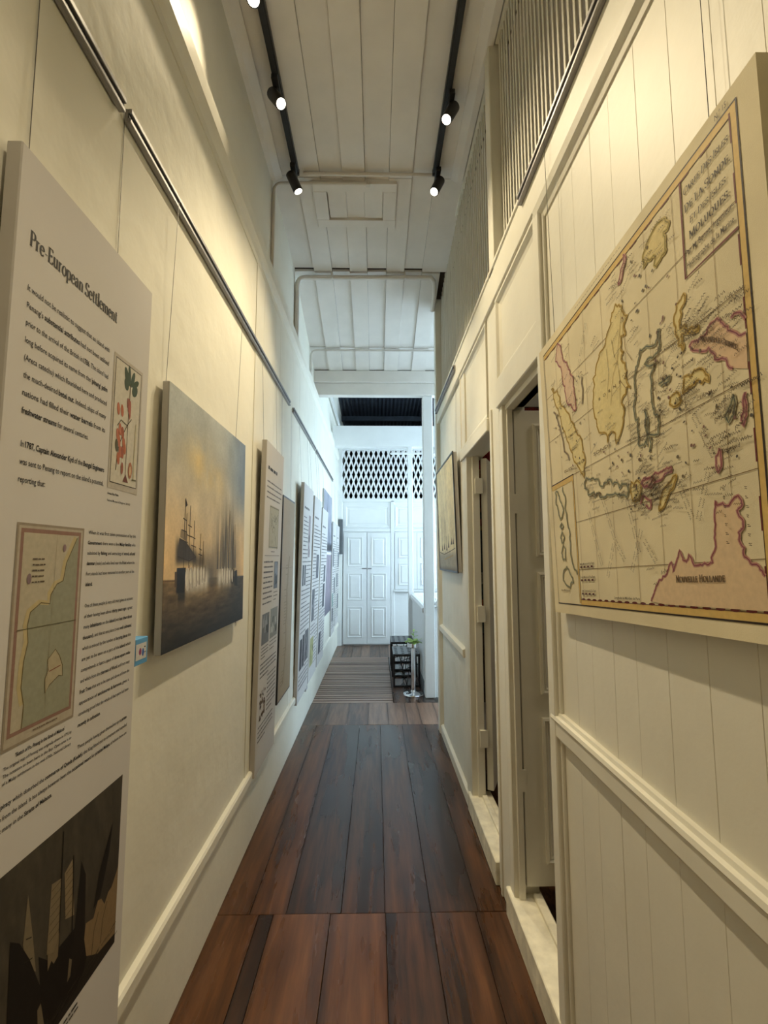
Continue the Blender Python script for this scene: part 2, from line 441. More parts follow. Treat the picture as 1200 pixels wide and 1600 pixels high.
d2 = struct(thing('door_2', 'doorway near the small ship picture with leaf folded back on its hinges', 'door', (0.65, 2.75, 0)), None, None)
bx('jamb', M['paint'], d2, 0.585, 0.66, 3.03, 3.075, 0.0, 2.21, 0.003)
bx('jamb', M['paint'], d2, 0.62, 0.664, 3.01, 3.06, 0.0, 2.21, 0.003)
bx('jamb', M['paint'], d2, 0.602, 0.70, 2.395, 2.43, 0.0, 2.21, 0.003)
sl = bx('threshold', M['sill'], d2, 0.568, 0.71, 2.40, 3.09, 0.0, 0.108, 0.004)
bx('sill_lip', M['sill'], sl, 0.64, 0.67, 2.45, 3.0, 0.106, 0.126, 0.003)
lf = MB()
hx, hy = 0.678, 3.03
ang = math.radians(24)
dx, dy = math.sin(ang), math.cos(ang)
nx, ny = dy, -dx
q = [(hx, hy), (hx + nx * 0.04, hy + ny * 0.04), (hx + nx * 0.04 + dx * 0.42, hy + ny * 0.04 + dy * 0.42), (hx + dx * 0.42, hy + dy * 0.42)]
lf = MB().prism(q, 2, 0.14, 2.195).build('leaf', M['paint'], d2, 0.003)
for z in (0.40, 1.15, 1.96):
    hg = MB().box(0.634, 0.680, 2.995, 3.012, z, z + 0.10); hg.tube([(0.676, 3.004, z), (0.676, 3.004, z + 0.10)], 0.008, 8)
    hg.build('hinge', M['paint'], lf, smooth=False)

# ------------------------------------------------------------------ slatted screens over the right wall
def screen(y0, y1, label, pitch):
    s = thing('slat_screen', label, 'screen', (0.625, (y0 + y1) / 2, 2.985), group=None)
    me = None
    n = int((y1 - y0) / pitch)
    for i in range(n):
        yy = y0 + (i + 0.5) * (y1 - y0) / n
        if me is None:
            o = MB().box(-0.003, 0.003, -0.0075, 0.0075, 0.0, 1.215).build('slat', M['paint'], s, 0.0005, local=True); me = o.data
        else:
            o = bpy.data.objects.new('slat', me); COL.objects.link(o); o.parent = s
        o.location = (random.uniform(-0.001, 0.001), yy - (y0 + y1) / 2, 0)
        o.rotation_euler = (random.uniform(-0.002, 0.002), 0, 0)
    bx('top_rail', M['paint'], s, 0.605, 0.645, y0, y1, 4.165, 4.195, 0.003)
    return s
screen(0.35, 2.172, 'white slatted screen above the big map and the doorway beside it', 0.041)
screen(2.268, 4.355, 'white slatted screen above the small framed ship picture', 0.052)

# ------------------------------------------------------------------ outer shell of room, stairwell and space beyond
b = MB().box(-0.95, 3.3, -1.75, -1.65, -0.1, 4.95)
struct(b.build('wall_near', M['paint']), 'plain cream wall closing the start of the corridor', 'wall')
b = MB().box(3.2, 3.3, -1.7, 4.46, -0.1, 4.95)
struct(b.build('wall_room', M['paint']), 'plain outer wall of the side room', 'wall')
b = MB().box(0.70, 3.3, 4.36, 4.46, -1.7, 4.9)
struct(b.build('wall_partition', M['white']), 'white partition wall between side room and stairwell', 'wall')
b = MB(); b.box(3.2, 3.3, 4.46, 11.6, -1.7, 0.5); b.box(3.2, 3.3, 4.46, 4.8, 0.5, 5.2); b.box(3.2, 3.3, 8.5, 11.6, 0.5, 5.2); b.box(3.2, 3.3, 4.8, 8.5, 4.05, 5.2)
wst = struct(b.build('wall_stairwell', M['white']), 'white stairwell wall around a wide open window', 'wall')
w3 = struct(thing('window_1', 'wide open stairwell window letting daylight onto the landing', 'window', (3.25, 6.65, 0.5)), None, None)
for yy in (4.8, 6.03, 7.26, 8.44):
    bx('mullion', M['white'], w3, 3.22, 3.28, yy, yy + 0.06, 0.5, 4.05, 0.004)
bx('sill', M['white'], w3, 3.12, 3.3, 4.78, 8.52, 0.46, 0.5, 0.004)
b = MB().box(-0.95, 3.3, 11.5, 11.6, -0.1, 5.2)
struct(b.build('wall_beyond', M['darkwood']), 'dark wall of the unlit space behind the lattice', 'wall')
b = MB().box(0.60, 0.72, 5.5, 8.66, -1.7, -0.12)
struct(b.build('wall_landing', M['white']), 'white edge wall under the landing floor', 'wall')
b = MB().box(-0.95, 3.3, 5.46, 5.52, 3.6, 5.1)  # added strip, closes the gap under the roof against sky light
struct(b.build('wall_sky_block', M['white']), 'unseen white strip above the ceiling beam added to block sky light', 'wall')
b = MB().box(-0.73, 3.2, 5.40, 5.50, 3.455, 3.60)
struct(b.build('trim_5', M['ceilpaint'], bevel=0.006), 'deep white beam across the ceiling where the boards end', 'beam')
b = MB().box(-0.73, 3.2, 5.37, 5.41, 3.60, 3.74)
struct(b.build('trim_6', M['ceilpaint'], bevel=0.004), 'white strip above the ceiling beam under the board ends', 'beam')

# roof: corrugated sheet with purlins
rb = MB(); nx_ = 240
xs_ = [-0.95 + 4.35 * i / nx_ for i in range(nx_ + 1)]
vs = []
for j, (yy, zz) in enumerate(((5.3, 4.95), (11.6, 4.35))):
    vs += [(x, yy, zz + 0.012 * math.sin(x * 2 * PI / 0.076)) for x in xs_]
for j, (yy, zz) in enumerate(((5.3, 5.0), (11.6, 4.40))):
    vs += [(x, yy, zz + 0.012 * math.sin(x * 2 * PI / 0.076)) for x in xs_]
n1 = nx_ + 1
fs = [(i, i + 1, n1 + i + 1, n1 + i) for i in range(nx_)] + [(2 * n1 + i, 3 * n1 + i, 3 * n1 + i + 1, 2 * n1 + i + 1) for i in range(nx_)]
rb.add(vs, fs)
roof = struct(rb.build('ceiling_roof', M['roof'], smooth=True), 'dark corrugated iron roof over the stair landing', 'roof')
for yy in (7.0, 8.5, 9.7, 10.9):
    z = 4.95 - (yy - 5.3) * 0.0952 - 0.015
    bx('purlin', M['roof'], roof, -0.74, 3.2, yy, yy + 0.08, z - 0.10, z)
bx('edge_batten', M['white'], roof, -0.70, -0.67, 6.2, 8.6, 3.98, 4.02)

# ------------------------------------------------------------------ far wall with double door, shutters and lattice
b = MB(); b.box(-0.95, 3.3, 8.66, 8.76, -1.7, 2.63); b.box(-0.95, 3.3, 8.66, 8.76, 3.55, 3.98); b.box(-0.95, -0.63, 8.66, 8.76, 2.63, 3.55); b.box(1.16, 3.3, 8.66, 8.76, 2.63, 3.55)
wall_far = struct(b.build('wall_far', M['white']), 'white panelled end wall with double door and lattice above', 'wall')
mf = lambda u, v, h: (u, 8.66 - h, v)
PAN = [(0, 0), (0, 0.02), (0.02, 0.02), (0.035, 0.006), (0.06, 0.006)]
for x0, x1 in ((-0.58, 0.25), (0.34, 1.14), (1.2, 2.0)):
    ringpanel(mf, x0, x1, 2.10, 2.52, [(0, 0), (0, 0.014), (0.03, 0.014), (0.045, 0.002), (0.07, 0.002), (0.085, 0.008)]).build('frieze_panel', M['white'], wall_far)
bx('head_rail', M['white'], wall_far, -0.70, 3.2, 8.635, 8.662, 2.575, 2.64, 0.004)
bx('head_rail', M['white'], wall_far, -0.70, 3.2, 8.64, 8.662, 2.03, 2.085, 0.004)
for x in (-0.68, 0.262, 1.15):
    bx('pilaster', M['white'], wall_far, x, x + 0.065, 8.635, 8.662, 0.0, 2.60, 0.004)
bx('corner_post', M['white'], wall_far, -0.70, -0.625, 8.60, 8.662, 0.0, 3.60, 0.004)
d3 = struct(thing('door_3', 'closed white double door with six raised panels on the end wall', 'door', (-0.17, 8.64, 0)), None, None)
for x0, x1 in ((-0.595, -0.174), (-0.166, 0.255)):
    lf = bx('leaf', M['white'], d3, x0, x1, 8.625, 8.655, 0.025, 2.012, 0.003)
    c0 = (x0 + x1) / 2
    for z0, z1 in ((1.40, 1.93), (0.80, 1.28), (0.14, 0.68)):
        ringpanel(lambda u, v, h: (u, 8.625 - h, v), c0 - 0.135, c0 + 0.135, z0, z1, [(0, 0), (0, 0.010), (0.012, 0.013), (0.02, 0.002), (0.04, 0.002), (0.055, 0.012)]).build('raised_panel', M['white'], lf)
    bt = MB().box(c0 * 0.1 - 0.17 - (0.05 if x0 < -0.3 else -0.01), c0 * 0.1 - 0.17 + (0.03 if x0 < -0.3 else 0.08), 8.61, 8.626, 1.355, 1.37)
    bt.build('door_bolt', M['alu'], lf)
w2 = struct(thing('window_2', 'closed white shutter window with four panels beside the double door', 'window', (0.72, 8.64, 0.98)), None, None)
for x0, x1 in ((0.335, 0.735), (0.74, 1.14)):
    lf = bx('shutter_leaf', M['white'], w2, x0, x1, 8.63, 8.656, 0.99, 2.012, 0.003)
    c0 = (x0 + x1) / 2
    for z0, z1 in ((1.55, 1.93), (1.06, 1.46)):
        ringpanel(lambda u, v, h: (u, 8.63 - h, v), c0 - 0.13, c0 + 0.13, z0, z1, [(0, 0), (0, 0.010), (0.012, 0.013), (0.02, 0.002), (0.04, 0.002), (0.055, 0.010)]).build('raised_panel', M['white'], lf)
bx('sill', M['white'], w2, 0.32, 1.15, 8.60, 8.662, 0.945, 0.985, 0.004)

def clip(poly, x0, x1, z0, z1):
    for ax, lim, sg in ((0, x0, 1), (0, x1, -1), (1, z0, 1), (1, z1, -1)):
        out = []
        for i, p in enumerate(poly):
            q = poly[(i + 1) % len(poly)]
            a = (p[ax] - lim) * sg; c_ = (q[ax] - lim) * sg
            if a >= 0: out.append(p)
            if (a > 0 > c_) or (a < 0 < c_):
                tt = a / (a - c_); out.append((p[0] + (q[0] - p[0]) * tt, p[1] + (q[1] - p[1]) * tt))
        poly = out
        if len(poly) < 3: return None
    return poly
lat = thing('lattice_screen', 'white diamond lattice with dark openings above the double door', 'lattice', (0.26, 8.69, 2.63))
for sgn, ya in ((1, 8.685), (-1, 8.695)):
    for k in range(-4, 25):
        xc = -0.63 + k * 0.0925
        dxz = 0.92 / 2.84
        xa, xb = (xc, xc + dxz) if sgn > 0 else (xc + dxz, xc)
        p = clip([(xa - 0.0155, 2.63), (xa + 0.0155, 2.63), (xb + 0.0155, 3.55), (xb - 0.0155, 3.55)], -0.63, 1.16, 2.63, 3.55)
        if p: MB().prism(p, 1, ya, ya + 0.01).build('lattice_strip', M['white'], lat)

b = MB().box(-0.695, 3.2, 7.45, 7.60, 3.33, 3.67)
struct(b.build('trim_7', M['white'], bevel=0.006), 'big white tie beam in front of the lattice under the dark roof', 'beam')

# posts and balustrades of the stair landing
b = MB().box(0.545, 0.662, 5.42, 5.54, 0, 3.455)
tag(b.build('timber_post', M['white'], bevel=0.008), 'square white post standing behind the steel stanchion under the ceiling beam', 'post')
b = MB().box(0.50, 0.578, 7.46, 7.54, 0, 3.335)
tag(b.build('timber_post', M['white'], bevel=0.006), 'slender white post under the tie beam before the lattice', 'post')
bal = thing('balustrade', 'white boarded balustrade behind the black benches with sloping cap', 'balustrade', (0.575, 6.5, 0))
y = 5.545
while y < 7.44:
    y1 = min(y + 0.13, 7.455)
    bx('board', M['white'], bal, 0.56, 0.585, y + 0.001, y1 - 0.001, 0.02, 0.93, 0.002); y = y1
MB().prism([(0.53, 0.925), (0.625, 0.925), (0.625, 0.965), (0.60, 0.985), (0.555, 0.985), (0.53, 0.965)], 1, 5.54, 7.46).build('cap_rail', M['white'], bal)
bx('skirting', M['grey'], bal, 0.545, 0.56, 5.545, 7.455, 0.0, 0.12, 0.002)
bal = thing('balustrade', 'white boarded balustrade end with round handrail beside the square post', 'balustrade', (1.2, 5.5, 0))
x = 0.668
while x < 1.9:
    bx('board', M['white'], bal, x + 0.001, x + 0.129, 5.46, 5.49, 0.0, 0.965, 0.002); x += 0.13
bx('cap_rail', M['white'], bal, 0.668, 1.965, 5.44, 5.51, 0.965, 0.995, 0.004)
MB().tube([(0.703, 5.41, 1.033), (0.703, 5.9, 1.033)], 0.038, 16).build('handrail', M['white'], bal, smooth=True)
bal = thing('balustrade', 'white boarded balustrade running from the slender post across the stairwell', 'balustrade', (1.2, 7.5, 0))
x = 0.58
while x < 3.1:
    bx('board', M['white'], bal, x + 0.001, x + 0.129, 7.49, 7.515, 0.0, 0.965, 0.002); x += 0.13
bx('cap_rail', M['white'], bal, 0.58, 3.18, 7.465, 7.54, 0.965, 1.01, 0.004)
# ------------------------------------------------------------------ ceiling tracks, spotlights, conduits
def track(x, y1, label):
    t = thing('ceiling_track', label, 'track', (x, 0.7, 4.165))
    bx('rail', M['black'], t, x - 0.019, x + 0.019, -1.5, y1, 4.163, 4.2, 0.002)
    bx('groove', M['slot'], t, x - 0.008, x + 0.008, -1.5, y1 - 0.03, 4.1605, 4.164)
    bx('end_cap', M['black'], t, x - 0.021, x + 0.021, y1, y1 + 0.02, 4.158, 4.2, 0.003)
track(-0.548, 3.0, 'black ceiling track above the plaster wall with the ship painting')
track(0.405, 2.99, 'black ceiling track beside the slatted screens')

def spotlight(base, target, label, size=58, power=1.0, on=True):
    base = Vector(base); d = (Vector(target) - base).normalized()
    t = thing('track_spotlight', label, 'spotlight', tuple(base))
    bx('adapter', M['black'], t, base.x - 0.017, base.x + 0.017, base.y - 0.055, base.y + 0.055, 4.135, 4.166, 0.003)
    side = d.cross(Vector((0, 0, 1))).normalized()
    piv = Vector((base.x, base.y, 4.135))
    cen = base
    MB().tube([piv, piv + Vector((0, 0, -0.02)), cen], 0.011, 8).build('arm', M['black'], t, smooth=True)
    a, e = cen - d * 0.055, cen + d * 0.075
    bd = MB().tube([a, a + d * 0.004, e - d * 0.003, e], [0.028, 0.032, 0.032, 0.029], 20, True).build('body', M['black'], t, smooth=True)
    MB().tube([e - d * 0.001, e + d * 0.0012], 0.026, 20).build('lens', M['lens'], bd)
    l = bpy.data.lights.new('spot_beam', 'SPOT'); l.energy = SPOT_W * power; l.color = WARM
    l.spot_size = math.radians(size); l.spot_blend = 0.75; l.shadow_soft_size = 0.022
    lo = bpy.data.objects.new('spot_beam', l); COL.objects.link(lo); lo.parent = t
    lo.location = (e + d * 0.012) - base
    lo.rotation_euler = d.to_track_quat('-Z', 'Y').to_euler()
    return t
# on the ship-painting side, aimed across at the boarded wall
spotlight((-0.553, 2.385, 4.075), (0.595, 1.55, 2.0), 'black spotlight in the middle of the track over the plaster wall', 74, 1.35)
spotlight((-0.556, 2.965, 4.075), (0.595, 3.3, 1.6), 'black spotlight at the end of the track over the plaster wall', 66, 1.25)
spotlight((-0.548, 1.90, 4.075), (-0.30, 0.55, 0.9), 'bright black spotlight over the plaster wall shining down towards the map', 80, 0.5)
spotlight((-0.548, 0.75, 4.075), (0.595, 0.45, 1.6), 'added unseen black spotlight over the plaster wall above the first info panel', 60, 0.4)  # unseen head, added to light the near end of the corridor
# beside the slats, aimed across at the plaster wall
spotlight((0.425, 2.455, 4.075), (-0.695, 1.75, 1.6), 'black spotlight beside the slats in the middle of the track', 62, 1.0)
spotlight((0.418, 2.985, 4.075), (-0.695, 2.2, 1.5), 'black spotlight beside the slats at the end of the track', 70, 1.25)
spotlight((0.40, 0.3, 4.075), (-0.695, 0.0, 1.8), 'added unseen black spotlight beside the slats at the start of the track', 62, 0.8)  # assumed head out of view, added for light at the near end

def arc3(p0, corner, p1, r, n=6):
    """polyline p0->corner->p1 with a rounded elbow"""
    p0, corner, p1 = Vector(p0), Vector(corner), Vector(p1)
    a = (p0 - corner).normalized(); c = (p1 - corner).normalized()
    pts = [p0]
    for i in range(n + 1):
        t = i / n
        pts.append(corner + a * r * (1 - t) ** 2 + c * r * t ** 2)
    return pts + [p1]
tag(MB().tube([(-0.50, 3.025, 4.183), (0.385, 3.025, 4.183)], 0.012, 8).build('conduit_pipe', M['pipe'], smooth=True), 'straight thin conduit across the ceiling joining the two tracks', 'pipe')
p = thing('conduit_pipe', 'white conduit rising up the wall and crossing to the hatch', 'pipe', (-0.715, 3.095, 3.45))
MB().tube(arc3((-0.717, 3.095, 3.43), (-0.717, 3.095, 4.172), (-0.06, 3.095, 4.172), 0.07), 0.0115, 8).build('tube', M['pipe'], p, smooth=True)
bx('clip', M['pipe'], p, -0.07, -0.045, 3.08, 3.11, 4.155, 4.19, 0.002)
p = thing('conduit_pipe', 'thick white pipe across the sloping ceiling at the end of the slats', 'pipe', (-0.71, 4.035, 3.45))
pts = arc3((-0.708, 4.035, 3.43), (-0.708, 4.035, 4.055), (0.49, 4.035, 4.065), 0.08)
pts += [Vector((0.52, 4.06, 4.045)), Vector((0.545, 4.2, 4.0)), Vector((0.545, 4.38, 3.94))]
MB().tube(pts, 0.021, 10).build('tube', M['pipe'], p, smooth=True)
for x in (-0.40, 0.25):
    bx('clip', M['pipe'], p, x, x + 0.012, 4.005, 4.062, 4.04, 4.095)
p = thing('conduit_pipe', 'thin white conduit across the lower slope of the ceiling near the beam', 'pipe', (-0.715, 5.0, 3.45))
MB().tube(arc3((-0.712, 5.0, 3.43), (-0.712, 5.0, 3.815), (1.3, 5.0, 3.815), 0.07), 0.0125, 8).build('tube', M['pipe'], p, smooth=True)

# ------------------------------------------------------------------ picture rails
def prail(side, y0, y1, z, label, group=None):
    r = thing('picture_rail', label, 'picture rail', (side * 0.6, (y0 + y1) / 2, z), group=group)
    if side < 0:
        xw, g = -0.692, 1
    else:
        xw, g = 0.572, -1
    def bb(nm, m, a, c_, z0, z1, bv=0):
        lo, hi = sorted((xw + g * a, xw + g * c_)); bx(nm, M[m], r, lo, hi, y0, y1, z0, z1, bv)
    bb('rail_body', 'alu', 0.0, 0.012, z, z + 0.040, 0.002)
    bb('rail_lip', 'alu', 0.010, 0.020, z + 0.026, z + 0.040, 0.0015)
    bb('rail_lip', 'alu', 0.010, 0.018, z, z + 0.012, 0.0015)
    bb('rail_slot', 'slot', 0.011, 0.0135, z + 0.012, z + 0.026)
    if side < 0:
        yy = y0 + 0.12
        while yy < y1:
            MB().tube([(xw + 0.006, yy, z + 0.038), (xw + 0.006, yy, z + 0.05)], 0.004, 6).build('rail_clip', M['slot'], r); yy += 0.38
    return r
prail(-1, -0.6, 1.175, 2.742, 'aluminium picture rail above the first info panel')
prail(-1, 1.20, 3.64, 2.742, 'long aluminium picture rail above the ship painting')
prail(-1, 3.80, 5.22, 2.742, 'aluminium picture rail above the narrow boards past the brown chart')
prail(-1, 5.30, 7.35, 2.742, 'aluminium picture rail near the end wall above the tall photograph')
prail(1, -0.6, 1.73, 2.928, 'dark picture rail under the slats above the big map')
prail(1, 3.30, 4.35, 2.90, 'short dark picture rail under the slats above the small ship picture')

# ------------------------------------------------------------------ printed surfaces
def ident(u, v, d): return (u, d, v)
class Print:
    """flat coloured shapes lying on a board; (u, v) metres on the board, d = depth towards the viewer"""
    def __init__(s, surf, d0=-0.0006):
        s.b = MB(); s.surf = surf; s.d = d0
    def layer(s): s.d -= 0.00012
    def poly(s, pts, col):
        s.d -= 3e-6
        s.b.add([s.surf(u, v, s.d) for u, v in pts], [tuple(range(len(pts)))], lin(col)); return s
    def rect(s, u0, v0, u1, v1, col): return s.poly([(u0, v0), (u1, v0), (u1, v1), (u0, v1)], col)
    def ell(s, u, v, a, b, col, rot=0, n=18):
        c, q = math.cos(rot), math.sin(rot)
        return s.poly([(u + a * math.cos(t) * c - b * math.sin(t) * q, v + a * math.cos(t) * q + b * math.sin(t) * c) for t in (2 * PI * i / n for i in range(n))], col)
    def line(s, pts, w, col, closed=False):
        s.d -= 3e-6
        if closed: pts = list(pts) + [pts[0]]
        n = len(pts); L = []; R = []
        for i, p in enumerate(pts):
            a = pts[max(i - 1, 0)]; c = pts[min(i + 1, n - 1)]
            if closed and i in (0, n - 1): a, c = pts[n - 2], pts[1]
            dx, dy = c[0] - a[0], c[1] - a[1]; l = math.hypot(dx, dy) or 1
            ww = (w[i] if isinstance(w, (list, tuple)) else w) / 2
            L.append((p[0] - dy / l * ww, p[1] + dx / l * ww)); R.append((p[0] + dy / l * ww, p[1] - dx / l * ww))
        s.b.add([s.surf(u, v, s.d) for u, v in L + R], [(n + i, n + i + 1, i + 1, i) for i in range(n - 1)], lin(col)); return s
    def frame(s, u0, v0, u1, v1, w, col):
        s.rect(u0, v0, u1, v0 + w, col); s.rect(u0, v1 - w, u1, v1, col); s.rect(u0, v0 + w, u0 + w, v1 - w, col); return s.rect(u1 - w, v0 + w, u1, v1 - w, col)
    def words(s, u0, u1, v, h, col, seed=0, fill=1.0):
        """a line of illegible far-off small print as word bars"""
        r = random.Random(seed); u = u0; end = u0 + (u1 - u0) * fill
        while u < end - h:
            w = min(h * r.uniform(1.2, 4.5), end - u)
            s.rect(u, v, u + w, v + h * r.uniform(0.75, 1.0), col); u += w + h * 0.55
    def build(s, name, parent): return s.b.build(name, M['print'], parent, local=True)

def hang(name, label, cat, side, xb, yl, z0, w, h, a, t, mat, group=None):
    """board hanging on a wall; yl = its left edge seen from the front, xb = back face at the bottom; returns root and surface map"""
    g = -side
    root = thing(name, label, cat, (xb, yl + g * w / 2, z0), (a, 0, g * PI / 2), group)
    body = MB().box(-w / 2, w / 2, -t, 0, 0, h).build('panel', M[mat], root, 0.0025, local=True)
    surf = lambda u, v, d: (u - w / 2, -t + d, v)
    return root, body, surf
def wires(root, w, h, us, ztop, z0, a, xw_gap):
    """hanging wires from picture rail to the board top, in board space"""
    for u in us:
        L = (ztop - z0) / math.cos(a) - h
        p1 = Vector((u - w / 2, 0.004, h - 0.03))
        # rail position expressed in the tilted frame of the board
        zt = (ztop - z0); yt = xw_gap
        q = Vector((u - w / 2, yt * math.cos(a) + zt * math.sin(a), -yt * math.sin(a) + zt * math.cos(a)))
        MB().tube([p1, q], 0.0009, 5).build('hanging_wire', M['steel'], root, local=True)
        MB().box(u - w / 2 - 0.008, u - w / 2 + 0.008, 0.0, 0.008, h - 0.05, h - 0.02).build('wire_hook', M['steel'], root, local=True)

# text: lines of (text, bold) runs set with the built-in face and turned into flat meshes
TEXTQ = []
def put(prn_list, runs, u0, u1, v, size, justify=True, col=(30, 28, 28)):
    if isinstance(runs, str):
        parts = runs.split('*'); runs = [(p, i % 2 == 1) for i, p in enumerate(parts) if p]
    objs = []
    for txt, bold in runs:
        c = bpy.data.curves.new('t', 'FONT'); c.body = txt; c.size = 1.0; c.resolution_u = 2; c.dimensions = '2D'; c.fill_mode = 'FRONT'
        c.offset = 0.022 if bold else 0.006
        o = bpy.data.objects.new('t', c); COL.objects.link(o); objs.append((o, txt))
    TEXTQ.append((prn_list, objs, u0, u1, v, size, justify, col))
def flush_text():
    dg = bpy.context.evaluated_depsgraph_get(); dg.update()
    out = {}
    for prn, objs, u0, u1, v, size, just, col in TEXTQ:
        x = 0.0; vs = []; fs = []
        for o, txt in objs:
            ev = o.evaluated_get(dg); me = ev.to_mesh()
            lead = (len(txt) - len(txt.lstrip(' '))) * 0.26; trail = (len(txt) - len(txt.rstrip(' '))) * 0.26
            n = len(vs)
            P = [p.co.copy() for p in me.vertices]
            xmin = min((p.x for p in P), default=0); xmax = max((p.x for p in P), default=0)
            vs += [(p.x - xmin + x + lead, p.y) for p in P]
            fs += [tuple(i + n for i in f.vertices) for f in me.polygons]
            x += lead + (xmax - xmin) + trail + 0.03
            ev.to_mesh_clear()
        k = (u1 - u0) / max(x - 0.03, 0.01) if just else size * 0.92
        prn.b.add([prn.surf(u0 + px * k, v + py * size, prn.d) for px, py in vs], fs, lin(col))
    for item in TEXTQ:
        for o, _ in item[1]:
            c = o.data; bpy.data.objects.remove(o); bpy.data.curves.remove(c)
    TEXTQ.clear()

